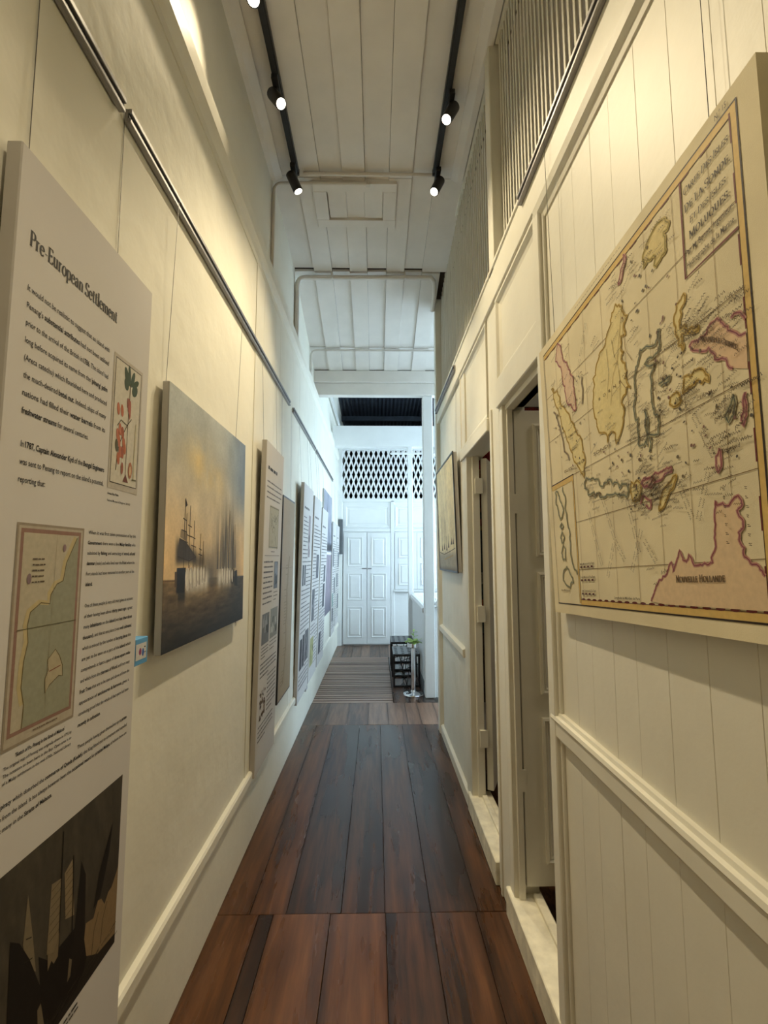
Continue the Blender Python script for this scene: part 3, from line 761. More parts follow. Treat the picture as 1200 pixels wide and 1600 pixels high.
# serif lettering drawn with a broad pen: thick stems, thin bars, slab serifs
def _arc(cx, cy, rx, ry, a0, a1, n=12):
    return [(cx + rx * math.cos(math.radians(a0 + (a1 - a0) * i / n)), cy + ry * math.sin(math.radians(a0 + (a1 - a0) * i / n))) for i in range(n + 1)]
def _stem(x, y0, y1, bot=True, top=True, s=0.13):
    r = [[(x, y0), (x, y1)]]
    if bot: r.append([(x - s, y0 + .015), (x + s, y0 + .015)])
    if top == 'flag': r.append([(x - s, y1 - .05), (x, y1 - .015)])
    elif top: r.append([(x - s, y1 - .015), (x + s, y1 - .015)])
    return r
X0 = 0.66
GL = {
 'P': (0.62, _stem(.17, 0, 1) + [[(.17, .98), (.34, .98)] + _arc(.34, .74, .22, .24, 90, -90) + [(.17, .5)]]),
 'E': (0.64, _stem(.17, 0, 1) + [[(.17, .98), (.54, .98), (.54, .84)], [(.17, .52), (.42, .52)], [(.42, .6), (.42, .44)], [(.17, .02), (.56, .02), (.58, .18)]]),
 'S': (0.56, [_arc(.27, .75, .19, .235, 20, 250) + _arc(.28, .26, .21, .245, 80, -160)[0:] , [(.46, .96), (.46, .76)], [(.07, .04), (.07, .24)]]),
 'I': (0.34, _stem(.17, 0, 1)),
 'L': (0.58, _stem(.17, 0, 1) + [[(.17, .02), (.52, .02), (.54, .2)]]),
 'T': (0.64, _stem(.32, 0, 1, top=False) + [[(.05, .82), (.06, .98), (.58, .98), (.59, .82)]]),
 'D': (0.74, _stem(.17, 0, 1) + [[(.17, .98), (.32, .98)] + _arc(.32, .5, .33, .48, 90, -90) + [(.17, .02)]]),
 'O': (0.78, [_arc(.39, .5, .32, .49, 0, 360, 22)]),
 'Q': (0.78, [_arc(.39, .5, .32, .49, 0, 360, 22), [(.40, .12), (.55, -.1), (.74, -.12)]]),
 'C': (0.70, [_arc(.40, .5, .33, .49, 45, 318, 18), [(.63, .98), (.63, .72)]]),
 'R': (0.68, _stem(.17, 0, 1) + [[(.17, .98), (.34, .98)] + _arc(.34, .75, .20, .23, 90, -90) + [(.17, .52)], [(.32, .52), (.58, .02), (.66, .02)]]),
 'A': (0.74, [[(.10, 0), (.36, 1)], [(.36, 1), (.63, 0)], [(.19, .34), (.53, .34)], [(.0, .015), (.21, .015)], [(.5, .015), (.75, .015)]]),
 'N': (0.80, [[(.16, 0), (.16, 1)], [(.14, 1), (.64, 0)], [(.64, 0), (.64, 1)], [(.04, .015), (.28, .015)], [(.03, .985), (.16, .985)], [(.52, .985), (.76, .985)]]),
 'M': (0.94, [[(.15, 0), (.17, 1)], [(.17, 1), (.46, .05)], [(.46, .05), (.76, 1)], [(.78, 0), (.76, 1)], [(.04, .015), (.26, .015)], [(.65, .015), (.91, .015)], [(.06, .985), (.18, .985)], [(.75, .985), (.88, .985)]]),
 'U': (0.76, [[(.17, .98), (.17, .32)] + _arc(.38, .3, .21, .28, 180, 360) + [(.59, .98)], [(.04, .985), (.30, .985)], [(.47, .985), (.71, .985)]]),
 'V': (0.74, [[(.10, 1), (.37, 0)], [(.37, 0), (.63, 1)], [(0, .985), (.22, .985)], [(.5, .985), (.74, .985)]]),
 'H': (0.82, _stem(.17, 0, 1) + _stem(.64, 0, 1) + [[(.17, .51), (.64, .51)]]),
 'G': (0.76, [_arc(.40, .5, .33, .49, 45, 330, 18) + [(.64, .42)], [(.5, .42), (.74, .42)], [(.63, .98), (.63, .74)]]),
 'B': (0.66, _stem(.17, 0, 1) + [[(.17, .98), (.32, .98)] + _arc(.32, .75, .18, .23, 90, -90) + [(.17, .52)], [(.32, .52)] + _arc(.34, .27, .21, .25, 90, -90) + [(.17, .02)]]),
 'r': (0.46, _stem(.15, 0, X0, top='flag') + [[(.15, .42), (.22, .57), (.32, .64), (.40, .60)]]),
 'e': (0.54, [_arc(.27, .33, .20, .32, 5, 318, 16), [(.08, .36), (.46, .36)]]),
 'u': (0.62, _stem(.14, .18, X0, False, 'flag') + _stem(.47, 0, X0, False, 'flag') + [[(.14, .2)] + _arc(.28, .18, .14, .16, 180, 300) + [(.47, .16)], [(.47, .02), (.58, .04)]]),
 'o': (0.58, [_arc(.29, .33, .22, .33, 0, 360, 18)]),
 'p': (0.61, _stem(.14, -.3, X0, True, 'flag') + [[(.14, .52)] + _arc(.31, .33, .22, .32, 120, -120) + [(.14, .12)]]),
 'a': (0.53, [[(.10, .52), (.2, .64), (.32, .62), (.36, .5), (.36, .08), (.42, .02), (.49, .06)], [(.36, .4)] + _arc(.2, .2, .13, .18, 70, 350) ]),
 'n': (0.64, _stem(.14, 0, X0, True, 'flag', .11) + _stem(.48, 0, .46, True, False, .11) + [[(.14, .46), (.25, .60), (.37, .64), (.46, .57), (.48, .44)]]),
 't': (0.40, [[(.17, .86), (.17, .14)] + [(.21, .03), (.29, .01), (.36, .06)], [(.04, .63), (.35, .63)]]),
 'l': (0.31, _stem(.15, 0, 1.06, True, 'flag', .11)),
 'm': (0.96, _stem(.14, 0, X0, True, 'flag', .10) + _stem(.47, 0, .46, True, False, .10) + _stem(.80, 0, .46, True, False, .10) + [[(.14, .46), (.25, .60), (.36, .64), (.45, .57), (.47, .44)], [(.47, .46), (.58, .60), (.69, .64), (.78, .57), (.80, .44)]]),
 '-': (0.36, [[(.05, .31), (.31, .31)]]),
 ' ': (0.26, []), ',': (0.24, [[(.12, .05), (.13, -.02), (.07, -.14)]]), '.': (0.24, [[(.12, .0), (.12, .09)]]), 'É': (0.64, None)}
GL['É'] = (0.64, GL['E'][1] + [[(.30, 1.06), (.42, 1.2)]])
def serif(prn, txt, u0, u1, v, h, col, thick=0.13, thin=0.045, slant=0.0, curve=None, small=None):
    """small = indexes >0 of letters set as small capitals when given as a scale"""
    x = 0; lay = []
    prev = ' '
    for ch in txt:
        k = 1.0
        if small and prev not in ' ' : k = small
        lay.append((ch, x, k)); x += GL[ch][0] * k; prev = ch
    sc = (u1 - u0) / x
    for ch, xo, k in lay:
        for st in GL[ch][1]:
            ws = []
            n = len(st)
            for i in range(n):
                a, c = st[max(i - 1, 0)], st[min(i + 1, n - 1)]
                dx, dy = c[0] - a[0], c[1] - a[1]; l = math.hypot(dx, dy) or 1
                ws.append((thin + (thick - thin) * abs(dy / l) ** 1.5) * h)
            pts = []
            for px, py in st:
                uu = u0 + (xo + px * k) * sc + slant * py * k * h; vv = v + py * k * h
                if curve: vv += curve((uu - u0) / (u1 - u0))
                pts.append((uu, vv))
            prn.line(pts, ws, col)
# ------------------------------------------------------------------ painted / photographed pictures as coloured grids
def vnoise(x, y, seed):
    """smooth value noise on arrays"""
    rs = np.random.RandomState(seed); tab = rs.rand(64, 64)
    xi = np.floor(x).astype(int); yi = np.floor(y).astype(int); fx = x - xi; fy = y - yi
    fx = fx * fx * (3 - 2 * fx); fy = fy * fy * (3 - 2 * fy)
    g = lambda a, c: tab[a % 64, c % 64]
    return (g(xi, yi) * (1 - fx) + g(xi + 1, yi) * fx) * (1 - fy) + (g(xi, yi + 1) * (1 - fx) + g(xi + 1, yi + 1) * fx) * fy
def fbm(x, y, seed, o=4):
    s = 0; a = 0.5
    for i in range(o):
        s = s + a * vnoise(x * 2 ** i, y * 2 ** i, seed + i); a *= 0.5
    return s
def sm(a, c, x): 
    t = np.clip((x - a) / (c - a), 0, 1); return t * t * (3 - 2 * t)
def mixc(img, col, m):
    img[...] = img * (1 - m[..., None]) + np.array(col, dtype=float) * m[..., None]
def grid_print(name, parent, surf, u0, v0, u1, v1, nx, ny, fn, d=-0.0005):
    U, V = np.meshgrid(np.linspace(0, 1, nx), np.linspace(0, 1, ny), indexing='ij')
    img = fn(U, V)
    b = MB()
    col = np.clip(img, 0, 255) / 255
    col = np.where(col <= 0.04045, col / 12.92, ((col + 0.055) / 1.055) ** 2.4)
    vs = [surf(u0 + (u1 - u0) * U[i, j], v0 + (v1 - v0) * V[i, j], d) for i in range(nx) for j in range(ny)]
    fs = [(i * ny + j, (i + 1) * ny + j, (i + 1) * ny + j + 1, i * ny + j + 1) for i in range(nx - 1) for j in range(ny - 1)]
    b.v = vs; b.f = fs; b.c = [tuple(c) for c in col.reshape(-1, 3)]
    return b.build(name, M['print'], parent, local=True)

# ------------------------------------------------------------------ info panel "Pre-European Settlement"
w, h = 0.513, 2.045
root, body, sf1 = hang('info_panel', 'tall white board headed Pre-European Settlement with botanical print and sketch map', 'info panel', -1, -0.687, 0.82, 0.28, w, h, 0.0, 0.03, 'board')
hd = Print(sf1); serif(hd, 'Pre-European Settlement', 0.034, 0.338, 1.862, 0.031, (38, 34, 30), 0.15, 0.05); hd.build('printed_heading', root)
tx = Print(sf1)
L = ['It would not be realistic to suggest that an island with', "Penang's *substantial attributes* had not been utilised", 'prior to the arrival of the British in *1786*. The island had',
     "long before acquired its name from the '*pinang*' *palm*", '(Areca catechu) which flourished here and produced', 'the much-desired *betel nut*. Indeed, ships of many',
     'nations had filled their *water barrels* from its', '*freshwater streams* for several centuries.']
for i, s in enumerate(L):
    put(tx, s, 0.038 + i * 0.001, 0.313 if i < 7 else 0.249, 1.774 - 0.0335 * i, 0.0168)
for i, (s, e) in enumerate((('In *1787, Captain Alexander Kyd* of the *Bengal Engineers*', 0.318), ("was sent to Penang to report on the island's potential,", 0.318), ('reporting that:', 0.12))):
    put(tx, s, 0.049, e, 1.477 - 0.033 * i, 0.0168)
put(tx, '*Areca Nut Palm*', 0.337, 0.387, 1.427, 0.0085)
put(tx, 'National Museum of Singapore, 1810-23', 0.337, 0.445, 1.41, 0.008)
C2 = [('When it was first taken possession of by this', .484), ('*Government* there were a few *Malay families* who', .484), ('subsisted by *fishing* and extracting of *wood, oil and*', .484), ('*dammar* (resin) and who lived near the *Point* where the', .484), ('Fort stands but have removed to another part of the', .484), ('*island*.', .297)]
for i, (s, e) in enumerate(C2): put(tx, s, 0.271, e, 1.326 - 0.0236 * i, 0.0118)
D2 = ['One of these people (a very old man) gives an account', 'of their having been about *thirty years ago* a great', 'many *inhabitants* on the *island* (not *less than three*', '*thousand*), and that at one place it was *well cultivated*,',
      'which is evinced by the number of *burying places* that', 'are yet to be seen on a part of the *island* which', 'comprehends at least a space of *three square miles*', 'and which from the *clearness of Wood*, and from many',
      '*Fruit Trees* that are to be seen and above all from the', 'appearance of *enclosures & furrows*, gives a', 'convincing proof that the whole of that space had been', '*recently in cultivation*.']
for i, s in enumerate(D2): put(tx, s, 0.273, 0.484 if i < 11 else 0.358, 1.160 - 0.0236 * i, 0.0118)
E2 = [('These people having given themselves up to *pirate*', .276, .482), ('*and piracy* which disturbed the *commerce of Queda (Kedah)*, the King fitted out an armament and expelled', .047, .485), ('them from the island. It has always however been the *occasional resort* for *piratical Malays*, of whom there are', .047, .485), ('great many in the *Straits of Malacca*.', .047, .2)]
for i, (s, a, e) in enumerate(E2): put(tx, s, a, e, 0.853 - 0.0205 * i, 0.0118)
put(tx, "*'Sketch of Po. Pinang in the Strait of Malacca'*", 0.091, 0.228, 0.911, 0.0102)
for i, s in enumerate(('The original map of Penang was originally drawn in 1792 by', 'The notation to been here in the Bay. Open area is to', 'of a Malay settlement in the mid-1700s. National Library')):
    put(tx, s, 0.064, 0.252, 0.897 - 0.0125 * i, 0.0085)
flush_text()
tx.build('printed_text', root)
# botanical print
bp_ = Print(sf1)
bp_.rect(0.335, 1.443, 0.479, 1.788, (186, 178, 166)); bp_.layer()
bp_.rect(0.343, 1.458, 0.472, 1.779, (206, 200, 186)); bp_.layer()
bp_.frame(0.343, 1.458, 0.472, 1.779, 0.0022, (70, 62, 56)); bp_.layer()
A = lambda s, t: (0.345 + 0.125 * s, 1.777 - 0.317 * t)
for s_, t_, a_, b_, r_ in ((.42, .10, .010, .026, 0.35), (.52, .075, .007, .028, 0.12), (.66, .09, .008, .024, -0.3), (.78, .115, .008, .02, -0.9), (.42, .16, .011, .017, 0.2), (.76, .175, .013, .018, -0.5)):
    bp_.ell(*A(s_, t_), a_, b_, (62, 78, 60), r_)
bp_.layer()
bp_.line([A(.57, .15), A(.57, .35)], 0.0032, (92, 74, 50)); bp_.line([A(.55, .3), A(.54, .95)], 0.0022, (96, 70, 56))
bp_.ell(*A(.55, .33), .006, .020, (150, 88, 74)); bp_.ell(*A(.60, .36), .005, .026, (165, 96, 84)); bp_.ell(*A(.5, .31), .004, .014, (140, 80, 62))
bp_.line([A(.68, .43), A(.52, .50), A(.36, .60), A(.22, .72), A(.17, .90)], 0.0028, (82, 74, 58)); bp_.line([A(.5, .50), A(.28, .48), A(.15, .54)], 0.0026, (66, 62, 52)); bp_.layer()
for s_, t_, cl in ((.16, .40, 0), (.30, .40, 0), (.26, .56, 0), (.18, .61, 0), (.36, .58, 1), (.24, .66, 0), (.42, .66, 0), (.46, .70, 0), (.30, .74, 0), (.38, .74, 1), (.24, .80, 0), (.16, .70, 2)):
    bp_.ell(*A(s_, t_), .0068, .016, ((180, 108, 80), (160, 90, 64), (92, 88, 66))[cl], 0.15)
bp_.ell(*A(.40, .87), .006, .016, (150, 92, 70)); bp_.ell(*A(.72, .865), .010, .022, (168, 112, 86)); bp_.layer(); bp_.ell(*A(.72, .87), .005, .013, (206, 180, 140))
bp_.poly([A(.44, .975), A(.66, .975), A(.55, .91)], (110, 62, 48)); bp_.line([A(.88, .45), A(.86, .93)], 0.006, (196, 188, 160)); bp_.line([A(.8, .94), A(.98, .935)], 0.004, (110, 106, 80))
bp_.build('printed_picture', root)
# sketch map print
mp_ = Print(sf1)
mp_.rect(0.055, 0.929, 0.2545, 1.337, (150, 138, 122)); mp_.layer(); mp_.rect(0.060, 0.934, 0.2495, 1.332, (180, 170, 154)); mp_.layer()
mp_.rect(0.0655, 0.950, 0.2435, 1.327, (146, 114, 102)); mp_.layer(); mp_.rect(0.073, 0.957, 0.236, 1.319, (184, 175, 154)); mp_.layer()
coast = [(.230, 1.314), (.199, 1.261), (.192, 1.224), (.173, 1.218), (.157, 1.198), (.156, 1.18), (.13, 1.184), (.103, 1.169), (.097, 1.143), (.102, 1.113), (.094, 1.079), (.092, 1.032), (.102, .998), (.10, .957)]
mp_.poly(coast + [(.236, .957), (.236, 1.319)], (150, 150, 130)); mp_.layer()
mp_.line([(a - .006, c + .002) for a, c in coast[:-1]], 0.010, (190, 174, 132)); mp_.layer(); mp_.line(coast, 0.0022, (110, 98, 62)); mp_.layer()
isl = [(.181, 1.086), (.159, 1.069), (.163, 1.048), (.155, 1.033), (.158, 1.005), (.170, 1.018), (.181, 1.023), (.196, 1.03), (.208, 1.027), (.206, 1.049), (.195, 1.07)]
mp_.poly(isl, (176, 164, 136)); mp_.layer(); mp_.line(isl, 0.002, (104, 92, 64), True); mp_.line([(.166, 1.045), (.20, 1.05)], 0.002, (130, 76, 60))
mp_.line([(.071, 1.139), (.241, 1.137)], 0.0014, (96, 90, 66)); mp_.line([(.165, 1.319), (.160, .957)], 0.0008, (150, 140, 112))
for i in range(5): mp_.words(.10, .135, 1.268 - i * .011, 0.003, (96, 84, 70), i)
mp_.ell(.093, 1.232, .006, .010, (132, 112, 118)); mp_.ell(.19, 1.292, .005, .008, (140, 118, 124)); mp_.words(.13, .20, .943, .003, (120, 106, 92), 9)
mp_.build('printed_sketch_map', root)
# dark ship print
def shipdark(U, V):
    img = np.zeros(U.shape + (3,)); img[...] = (74, 68, 58)
    n = fbm(U * 26 + V * 9, V * 5 - U * 12, 3, 4)
    img *= (0.80 + 0.35 * n)[..., None]
    mixc(img, (30, 27, 22), sm(0.30, 0.05, V + 0.10 * (n - .5)) * 0.9)
    mixc(img, (44, 36, 28), sm(.55, .95, U) * sm(.9, .3, V) * 0.55)
    return img
grid_print('printed_ship_picture', root, sf1, 0.047, 0.313, 0.477, 0.714, 100, 96, shipdark)
sp = Print(sf1, -0.0009)
sp.poly([(.149, .64), (.144, .555), (.160, .50), (.185, .478), (.170, .55)], (122, 110, 88)); sp.poly([(.217, .614), (.247, .607), (.251, .50), (.240, .47), (.214, .485)], (128, 114, 90)); sp.poly([(.257, .61), (.282, .624), (.299, .50), (.269, .512)], (136, 120, 94))
sp.poly([(.11, .586), (.135, .565), (.165, .515), (.20, .44), (.228, .354), (.20, .318), (.122, .318), (.116, .42)], (24, 20, 16)); sp.poly([(.05, .46), (.075, .44), (.10, .37), (.11, .325), (.05, .325)], (22, 18, 15))
sp.poly([(.441, .62), (.43, .55), (.40, .47), (.372, .46), (.39, .53)], (26, 21, 16)); sp.poly([(.19, .50), (.22, .47), (.32, .47), (.36, .38), (.34, .335), (.25, .33), (.21, .38)], (20, 16, 13)); sp.poly([(.315, .60), (.335, .56), (.345, .40), (.31, .36), (.30, .42)], (26, 21, 17))
sp.layer(); cr = [(.476, .495), (.468, .482), (.448, .46), (.434, .458), (.42, .44), (.405, .462), (.39, .468), (.375, .44), (.345, .45), (.342, .42), (.354, .375), (.40, .345), (.474, .335), (.476, .36)]
sp.poly(cr, (132, 110, 80)); sp.layer()
for q in (.395, .43): sp.line([(q, .44), (q - .015, .41), (q - .02, .36)], 0.003, (88, 72, 52))
for k in range(7):
    sp.line([(.218, .60 - k * .016), (.248, .604 - k * .016)], 0.0016, (88, 76, 58)); sp.line([(.262, .606 - k * .015), (.288, .611 - k * .015)], 0.0016, (90, 76, 58))
sp.line([(.245, .70), (.253, .40)], 0.003, (26, 22, 18)); sp.line([(.285, .63), (.30, .40)], 0.003, (26, 22, 18)); sp.line([(.151, .56), (.166, .553)], 0.002, (40, 34, 28)); sp.line([(.15, .52), (.172, .512)], 0.002, (40, 34, 28))
sp.poly([(.217, .485), (.235, .472), (.25, .50), (.25, .455), (.238, .45), (.23, .462), (.22, .45)], (120, 106, 84)); sp.poly([(.196, .40), (.205, .405), (.222, .345), (.205, .325)], (112, 100, 80)); sp.poly([(.29, .42), (.30, .41), (.297, .38), (.287, .375)], (110, 98, 78))
for i in range(40):
    rr = random.Random(i); uu = rr.uniform(.20, .47); vv = .316 + (uu - .20) * 0.05 + rr.uniform(0, .03); sp.line([(uu, vv), (uu + rr.uniform(.01, .03), vv + .004)], 0.0016, (54, 46, 38))
sp.words(.27, .335, .298, .005, (44, 40, 38), 4); sp.words(.285, .335, .288, .004, (70, 66, 62), 5)
sp.build('printed_ship_sails', root)
wires(root, w, h, (0.06, 0.385), 2.75, 0.28, 0.0, -0.005 + 0.011)

# ------------------------------------------------------------------ small blue bordered card
cd = thing('caption_card', 'small white caption card with blue border beside the first info panel', 'card', (-0.672, 1.375, 1.255), (0, 0, PI / 2))
MB().box(-0.036, 0.034, -0.012, 0.022, 0, 0.072).build('card_block', M['blue'], cd, 0.001, local=True)
pr = Print(lambda u, v, d: (u, -0.012 + d, v)); pr.rect(-0.034, 0.014, 0.026, 0.058, (210, 208, 206)); pr.layer()
pr.ell(-0.01, 0.036, .007, .010, (150, 70, 110)); pr.ell(0.006, 0.032, .006, .011, (70, 100, 170)); pr.words(0.012, 0.024, 0.044, 0.004, (60, 60, 70), 3); pr.words(0.012, 0.024, 0.03, 0.003, (80, 80, 90), 4); pr.build('printed_face', cd)

# ------------------------------------------------------------------ ship painting on canvas
w, h = 0.884, 0.861
def seapiece(U, V):
    x = U * w; yv = V * h
    img = np.zeros(U.shape + (3,))
    top = np.array((184, 188, 184.)); low = np.array((236, 206, 158.)); t = sm(0.22, 0.95, V)
    img[...] = low * (1 - t[..., None]) + top * t[..., None]
    mixc(img, (112, 134, 164), sm(.55, 1.0, U) * sm(.45, .75, V) * 0.8)
    mixc(img, (238, 200, 142), sm(.45, .0, U) * sm(.75, .3, V) * 0.55)
    n = fbm(U * 5, V * 6, 11, 5); n2 = fbm(U * 11 + 3, V * 9, 21, 4)
    cl = np.exp(-(((U - .34) / .20) ** 2 + ((V - .76) / .11) ** 2)) + np.exp(-(((U - .52) / .16) ** 2 + ((V - .70) / .10) ** 2))
    mixc(img, (218, 192, 132), np.clip(cl * (0.3 + 1.6 * (n - .38)), 0, .85))
    img *= (0.90 + 0.22 * n2)[..., None]
    # sea
    hz_ = 0.262 - 0.02 * U
    sea = sm(.004, -.004, V - hz_)
    sc = np.zeros_like(img); d = np.clip(V / 0.262, 0, 1)
    sc[...] = np.array((34, 32, 28.)) * (1 - d[..., None]) + np.array((150, 124, 82.)) * d[..., None]
    rip = fbm(U * 14, V * 70, 31, 4)
    sc *= (0.62 + 0.80 * rip)[..., None]
    mixc(sc, (40, 40, 42), sm(.5, .95, U) * .6)
    img[...] = img * (1 - sea[..., None]) + sc * sea[..., None]
    # smoke and rigging mass on the right
    col = fbm(U * 34, V * 2.2, 41, 3)
    env = np.exp(-((U - .70) / .17) ** 2) * sm(.66, .30, V - .10 * col) * sm(.19, .24, V)
    mixc(img, (74, 72, 68), np.clip(env * (0.15 + 1.6 * (col - .1)), 0, .9))
    env = np.exp(-((U - .44) / .12) ** 2) * sm(.44, .26, V) * sm(.20, .25, V)
    mixc(img, (92, 86, 76), np.clip(env * .9, 0, .8))
    # left ship: hull, dark topsails, white gun smoke
    mixc(img, (26, 23, 20), sm(.012, -.006, np.abs(U - .15) - .035) * sm(.20, .215, V) * sm(.305, .285, V))
    mixc(img, (50, 46, 40), sm(.02, -.02, np.abs(U - .20) - .10) * sm(.30, .34, V) * sm(.44, .37, V + .22 * (U - .12)) * .85)
    mixc(img, (60, 52, 42), sm(.02, -.02, np.abs(U - .33) - .06) * sm(.29, .32, V) * sm(.38, .33, V) * .6)
    for cx, r in ((.22, .035), (.27, .034), (.32, .033), (.37, .03), (.42, .028), (.60, .03), (.66, .028), (.71, .028), (.76, .024)):
        mixc(img, (236, 230, 218), np.exp(-(((U - cx) / r) ** 2 + ((V - .245) / .045) ** 2)) * .95 * (0.7 + 0.6 * n2))
    mixc(img, (40, 36, 30), sm(.02, -.01, np.abs(U - .80) - .02) * sm(.2, .22, V) * sm(.30, .27, V) * .8)
    mixc(img, (18, 17, 16), sm(.01, -.006, np.abs(U - .16) - .03) * sm(.14, .2, V) * sm(.22, .2, V) * .7)
    return img
root, body, sfp = hang('ship_painting', 'unframed canvas painting of sailing ships in smoke on a brown sea', 'painting', -1, -0.675, 1.478, 1.256, w, h, -0.010, 0.022, 'canvas')
grid_print('painted_face', root, sfp, 0.001, 0.001, w - 0.001, h - 0.001, 210, 210, seapiece)
rg = Print(sfp, -0.0008)
rg.poly([(.107, .180), (.098, .262), (.172, .262), (.168, .178)], (32, 27, 23)); rg.poly([(.085, .20), (.083, .25), (.10, .25), (.10, .20)], (96, 78, 58))
rg.poly([(.100, .300), (.112, .362), (.165, .352), (.262, .300), (.26, .288), (.18, .292)], (74, 66, 56)); rg.poly([(.118, .365), (.122, .392), (.178, .38), (.176, .352)], (150, 132, 104))
for i_, (u_, v_, a_, b_) in enumerate(((.188, .222, .020, .040), (.222, .226, .018, .038), (.255, .228, .017, .036), (.288, .230, .016, .034), (.318, .232, .014, .03), (.346, .233, .013, .028), (.565, .226, .013, .036), (.598, .222, .013, .036), (.632, .220, .014, .036), (.665, .218, .013, .034), (.70, .216, .011, .03))):
    rg.ell(u_, v_, a_, b_, (196, 188, 174) if i_ % 2 else (216, 208, 194), 0.1); rg.ell(u_ - a_ * .35, v_ + b_ * .1, a_ * .45, b_ * .7, (232, 226, 212), 0.1)
    rg.line([(u_ + a_ * .9, v_ - b_), (u_ + a_ * .9, v_ + b_ * 1.2)], .004, (92, 84, 72))
for i_, (u_, t_) in enumerate(((.50, .37), (.535, .42), (.57, .40), (.61, .47), (.645, .52), (.68, .50), (.715, .46), (.745, .40))):
    rg.poly([(u_ - .012, .25), (u_ - .006, t_ - .06), (u_, t_), (u_ + .004, t_ - .05), (u_ + .010, .25)], (122, 116, 106) if i_ % 2 else (98, 92, 84))
rg.poly([(.735, .17), (.732, .235), (.775, .24), (.785, .165)], (40, 36, 32)); rg.line([(.0, .224), (.085, .221)], .005, (120, 94, 64)); rg.line([(.785, .206), (.883, .204)], .006, (70, 72, 76))
for u_, v0_, v1_ in ((.150, .26, .50), (.195, .26, .48), (.165, .30, .45), (.235, .26, .43), (.30, .25, .385), (.33, .25, .36)):
    rg.line([(u_, v0_), (u_ + .004, v1_)], 0.0042, (58, 48, 38))
for u_, v_, l_ in ((.152, .43, .03), (.152, .39, .045), (.152, .355, .06), (.198, .41, .035), (.198, .375, .05), (.236, .37, .03), (.236, .34, .045), (.303, .33, .03), (.303, .31, .04)):
    rg.line([(u_ - l_ / 2, v_), (u_ + l_ / 2, v_ - .006)], 0.0036, (66, 54, 42))
rg.poly([(.156, .50), (.172, .478), (.158, .47)], (52, 40, 36)); rg.line([(.10, .30), (.20, .285), (.26, .30)], 0.004, (60, 50, 40))
for u_ in (.62, .66, .70, .73): rg.line([(u_, .24), (u_ + .003, .46 + .05 * math.sin(u_ * 60))], 0.004, (74, 68, 60))
tag(rg.build('painted_rigging', root), kind='stuff')
wires(root, w, h, (0.03, 0.80), 2.75, 1.256, -0.010, -0.006)
tg = thing('caption_card', 'tiny grey caption tag beside the lower edge of the ship painting', 'card', (-0.693, 2.395, 1.235), (0, 0, PI / 2))
MB().box(-0.02, 0.02, -0.006, 0, 0, 0.06).build('tag_plate', M['canvas'], tg, 0.001, local=True)
pr = Print(lambda u, v, d: (u, -0.006 + d, v)); [pr.words(-0.015, 0.015, 0.045 - i * 0.009, 0.003, (90, 90, 90), i) for i in range(5)]; pr.build('printed_face', tg)

# ------------------------------------------------------------------ far narrow info boards
INK = (96, 92, 94)
def col_lines(p, u0, u1, v0, v1, n, hh, seed, last=0.6):
    for i in range(n):
        p.words(u0, u1, v0 + (v1 - v0) * i / max(n - 1, 1), hh, INK, seed * 40 + i, last if i == n - 1 else 1.0)
def pic(p, u0, v0, u1, v1, c, seed=0):
    p.rect(u0, v0, u1, v1, c); p.layer(); r = random.Random(seed)
    for i in range(7):
        a = r.uniform(u0 + .01, u1 - .03); q = r.uniform(v0 + .01, v0 + (v1 - v0) * .6); k = r.choice((.55, .75, 1.35))
        p.poly([(a, q), (min(a + r.uniform(.02, .05), u1 - .004), q + .005), (min(a + r.uniform(.02, .05), u1 - .004), min(q + r.uniform(.03, .09), v1 - .004)), (a + .006, min(q + r.uniform(.03, .09), v1 - .004))], tuple(min(255, int(x * k)) for x in c))
# board after the ship painting
w, h = 0.497, 1.878
root, body, sf = hang('info_panel', 'tall white info board with small map and crest beside the brown chart', 'info panel', -1, -0.692, 2.706, 0.36, w, h, 0.016, 0.03, 'board')
p = Print(sf); p.words(.05, .30, 1.715, .022, (60, 56, 58), 1)
col_lines(p, .04, .45, 1.64, 1.545, 4, .009, 2, .9)
p.rect(.13, 1.25, .39, 1.51, (176, 170, 146)); p.layer(); p.frame(.135, 1.255, .385, 1.505, .006, (120, 116, 96))
for i in range(26):
    r = random.Random(i); a, q = r.uniform(.15, .33), r.uniform(1.28, 1.46); p.line([(a, q), (a + r.uniform(-.03, .05), q + r.uniform(-.03, .03)), (a + r.uniform(0, .05), q + r.uniform(-.04, .04))], .004, (110, 106, 84))
p.words(.20, .30, 1.228, .006, INK, 77); p.rect(.04, 1.205, .45, 1.208, INK)
col_lines(p, .03, .27, 1.165, .925, 9, .010, 3, .95)
q = Print(sf); pic(q, .31, 1.0, .42, 1.17, (104, 112, 126), 5); q.build('printed_picture', root); col_lines(p, .31, .43, .975, .93, 3, .006, 4)
q = Print(sf); pic(q, .04, .695, .22, .87, (110, 112, 116), 6); q.build('printed_picture', root); q = Print(sf); pic(q, .25, .70, .46, .88, (140, 142, 138), 7); q.build('printed_picture', root)
col_lines(p, .04, .22, .675, .62, 4, .007, 5); col_lines(p, .25, .45, .68, .635, 3, .007, 6)
col_lines(p, .03, .45, .585, .515, 4, .009, 7, .5)
for i in range(40):
    r = random.Random(90 + i); a, q = r.uniform(.05, .18), r.uniform(.27, .45); p.ell(a, q, r.uniform(.006, .014), r.uniform(.006, .016), r.choice(((96, 78, 64), (120, 100, 84), (74, 62, 54))), r.random(), 8)
col_lines(p, .22, .45, .49, .29, 9, .008, 8); col_lines(p, .03, .40, .245, .17, 4, .008, 9, .5)
tag(p.build('printed_text', root), kind='stuff')
wires(root, w, h, (0.06, 0.44), 2.75, 0.36, 0.016, -0.006)
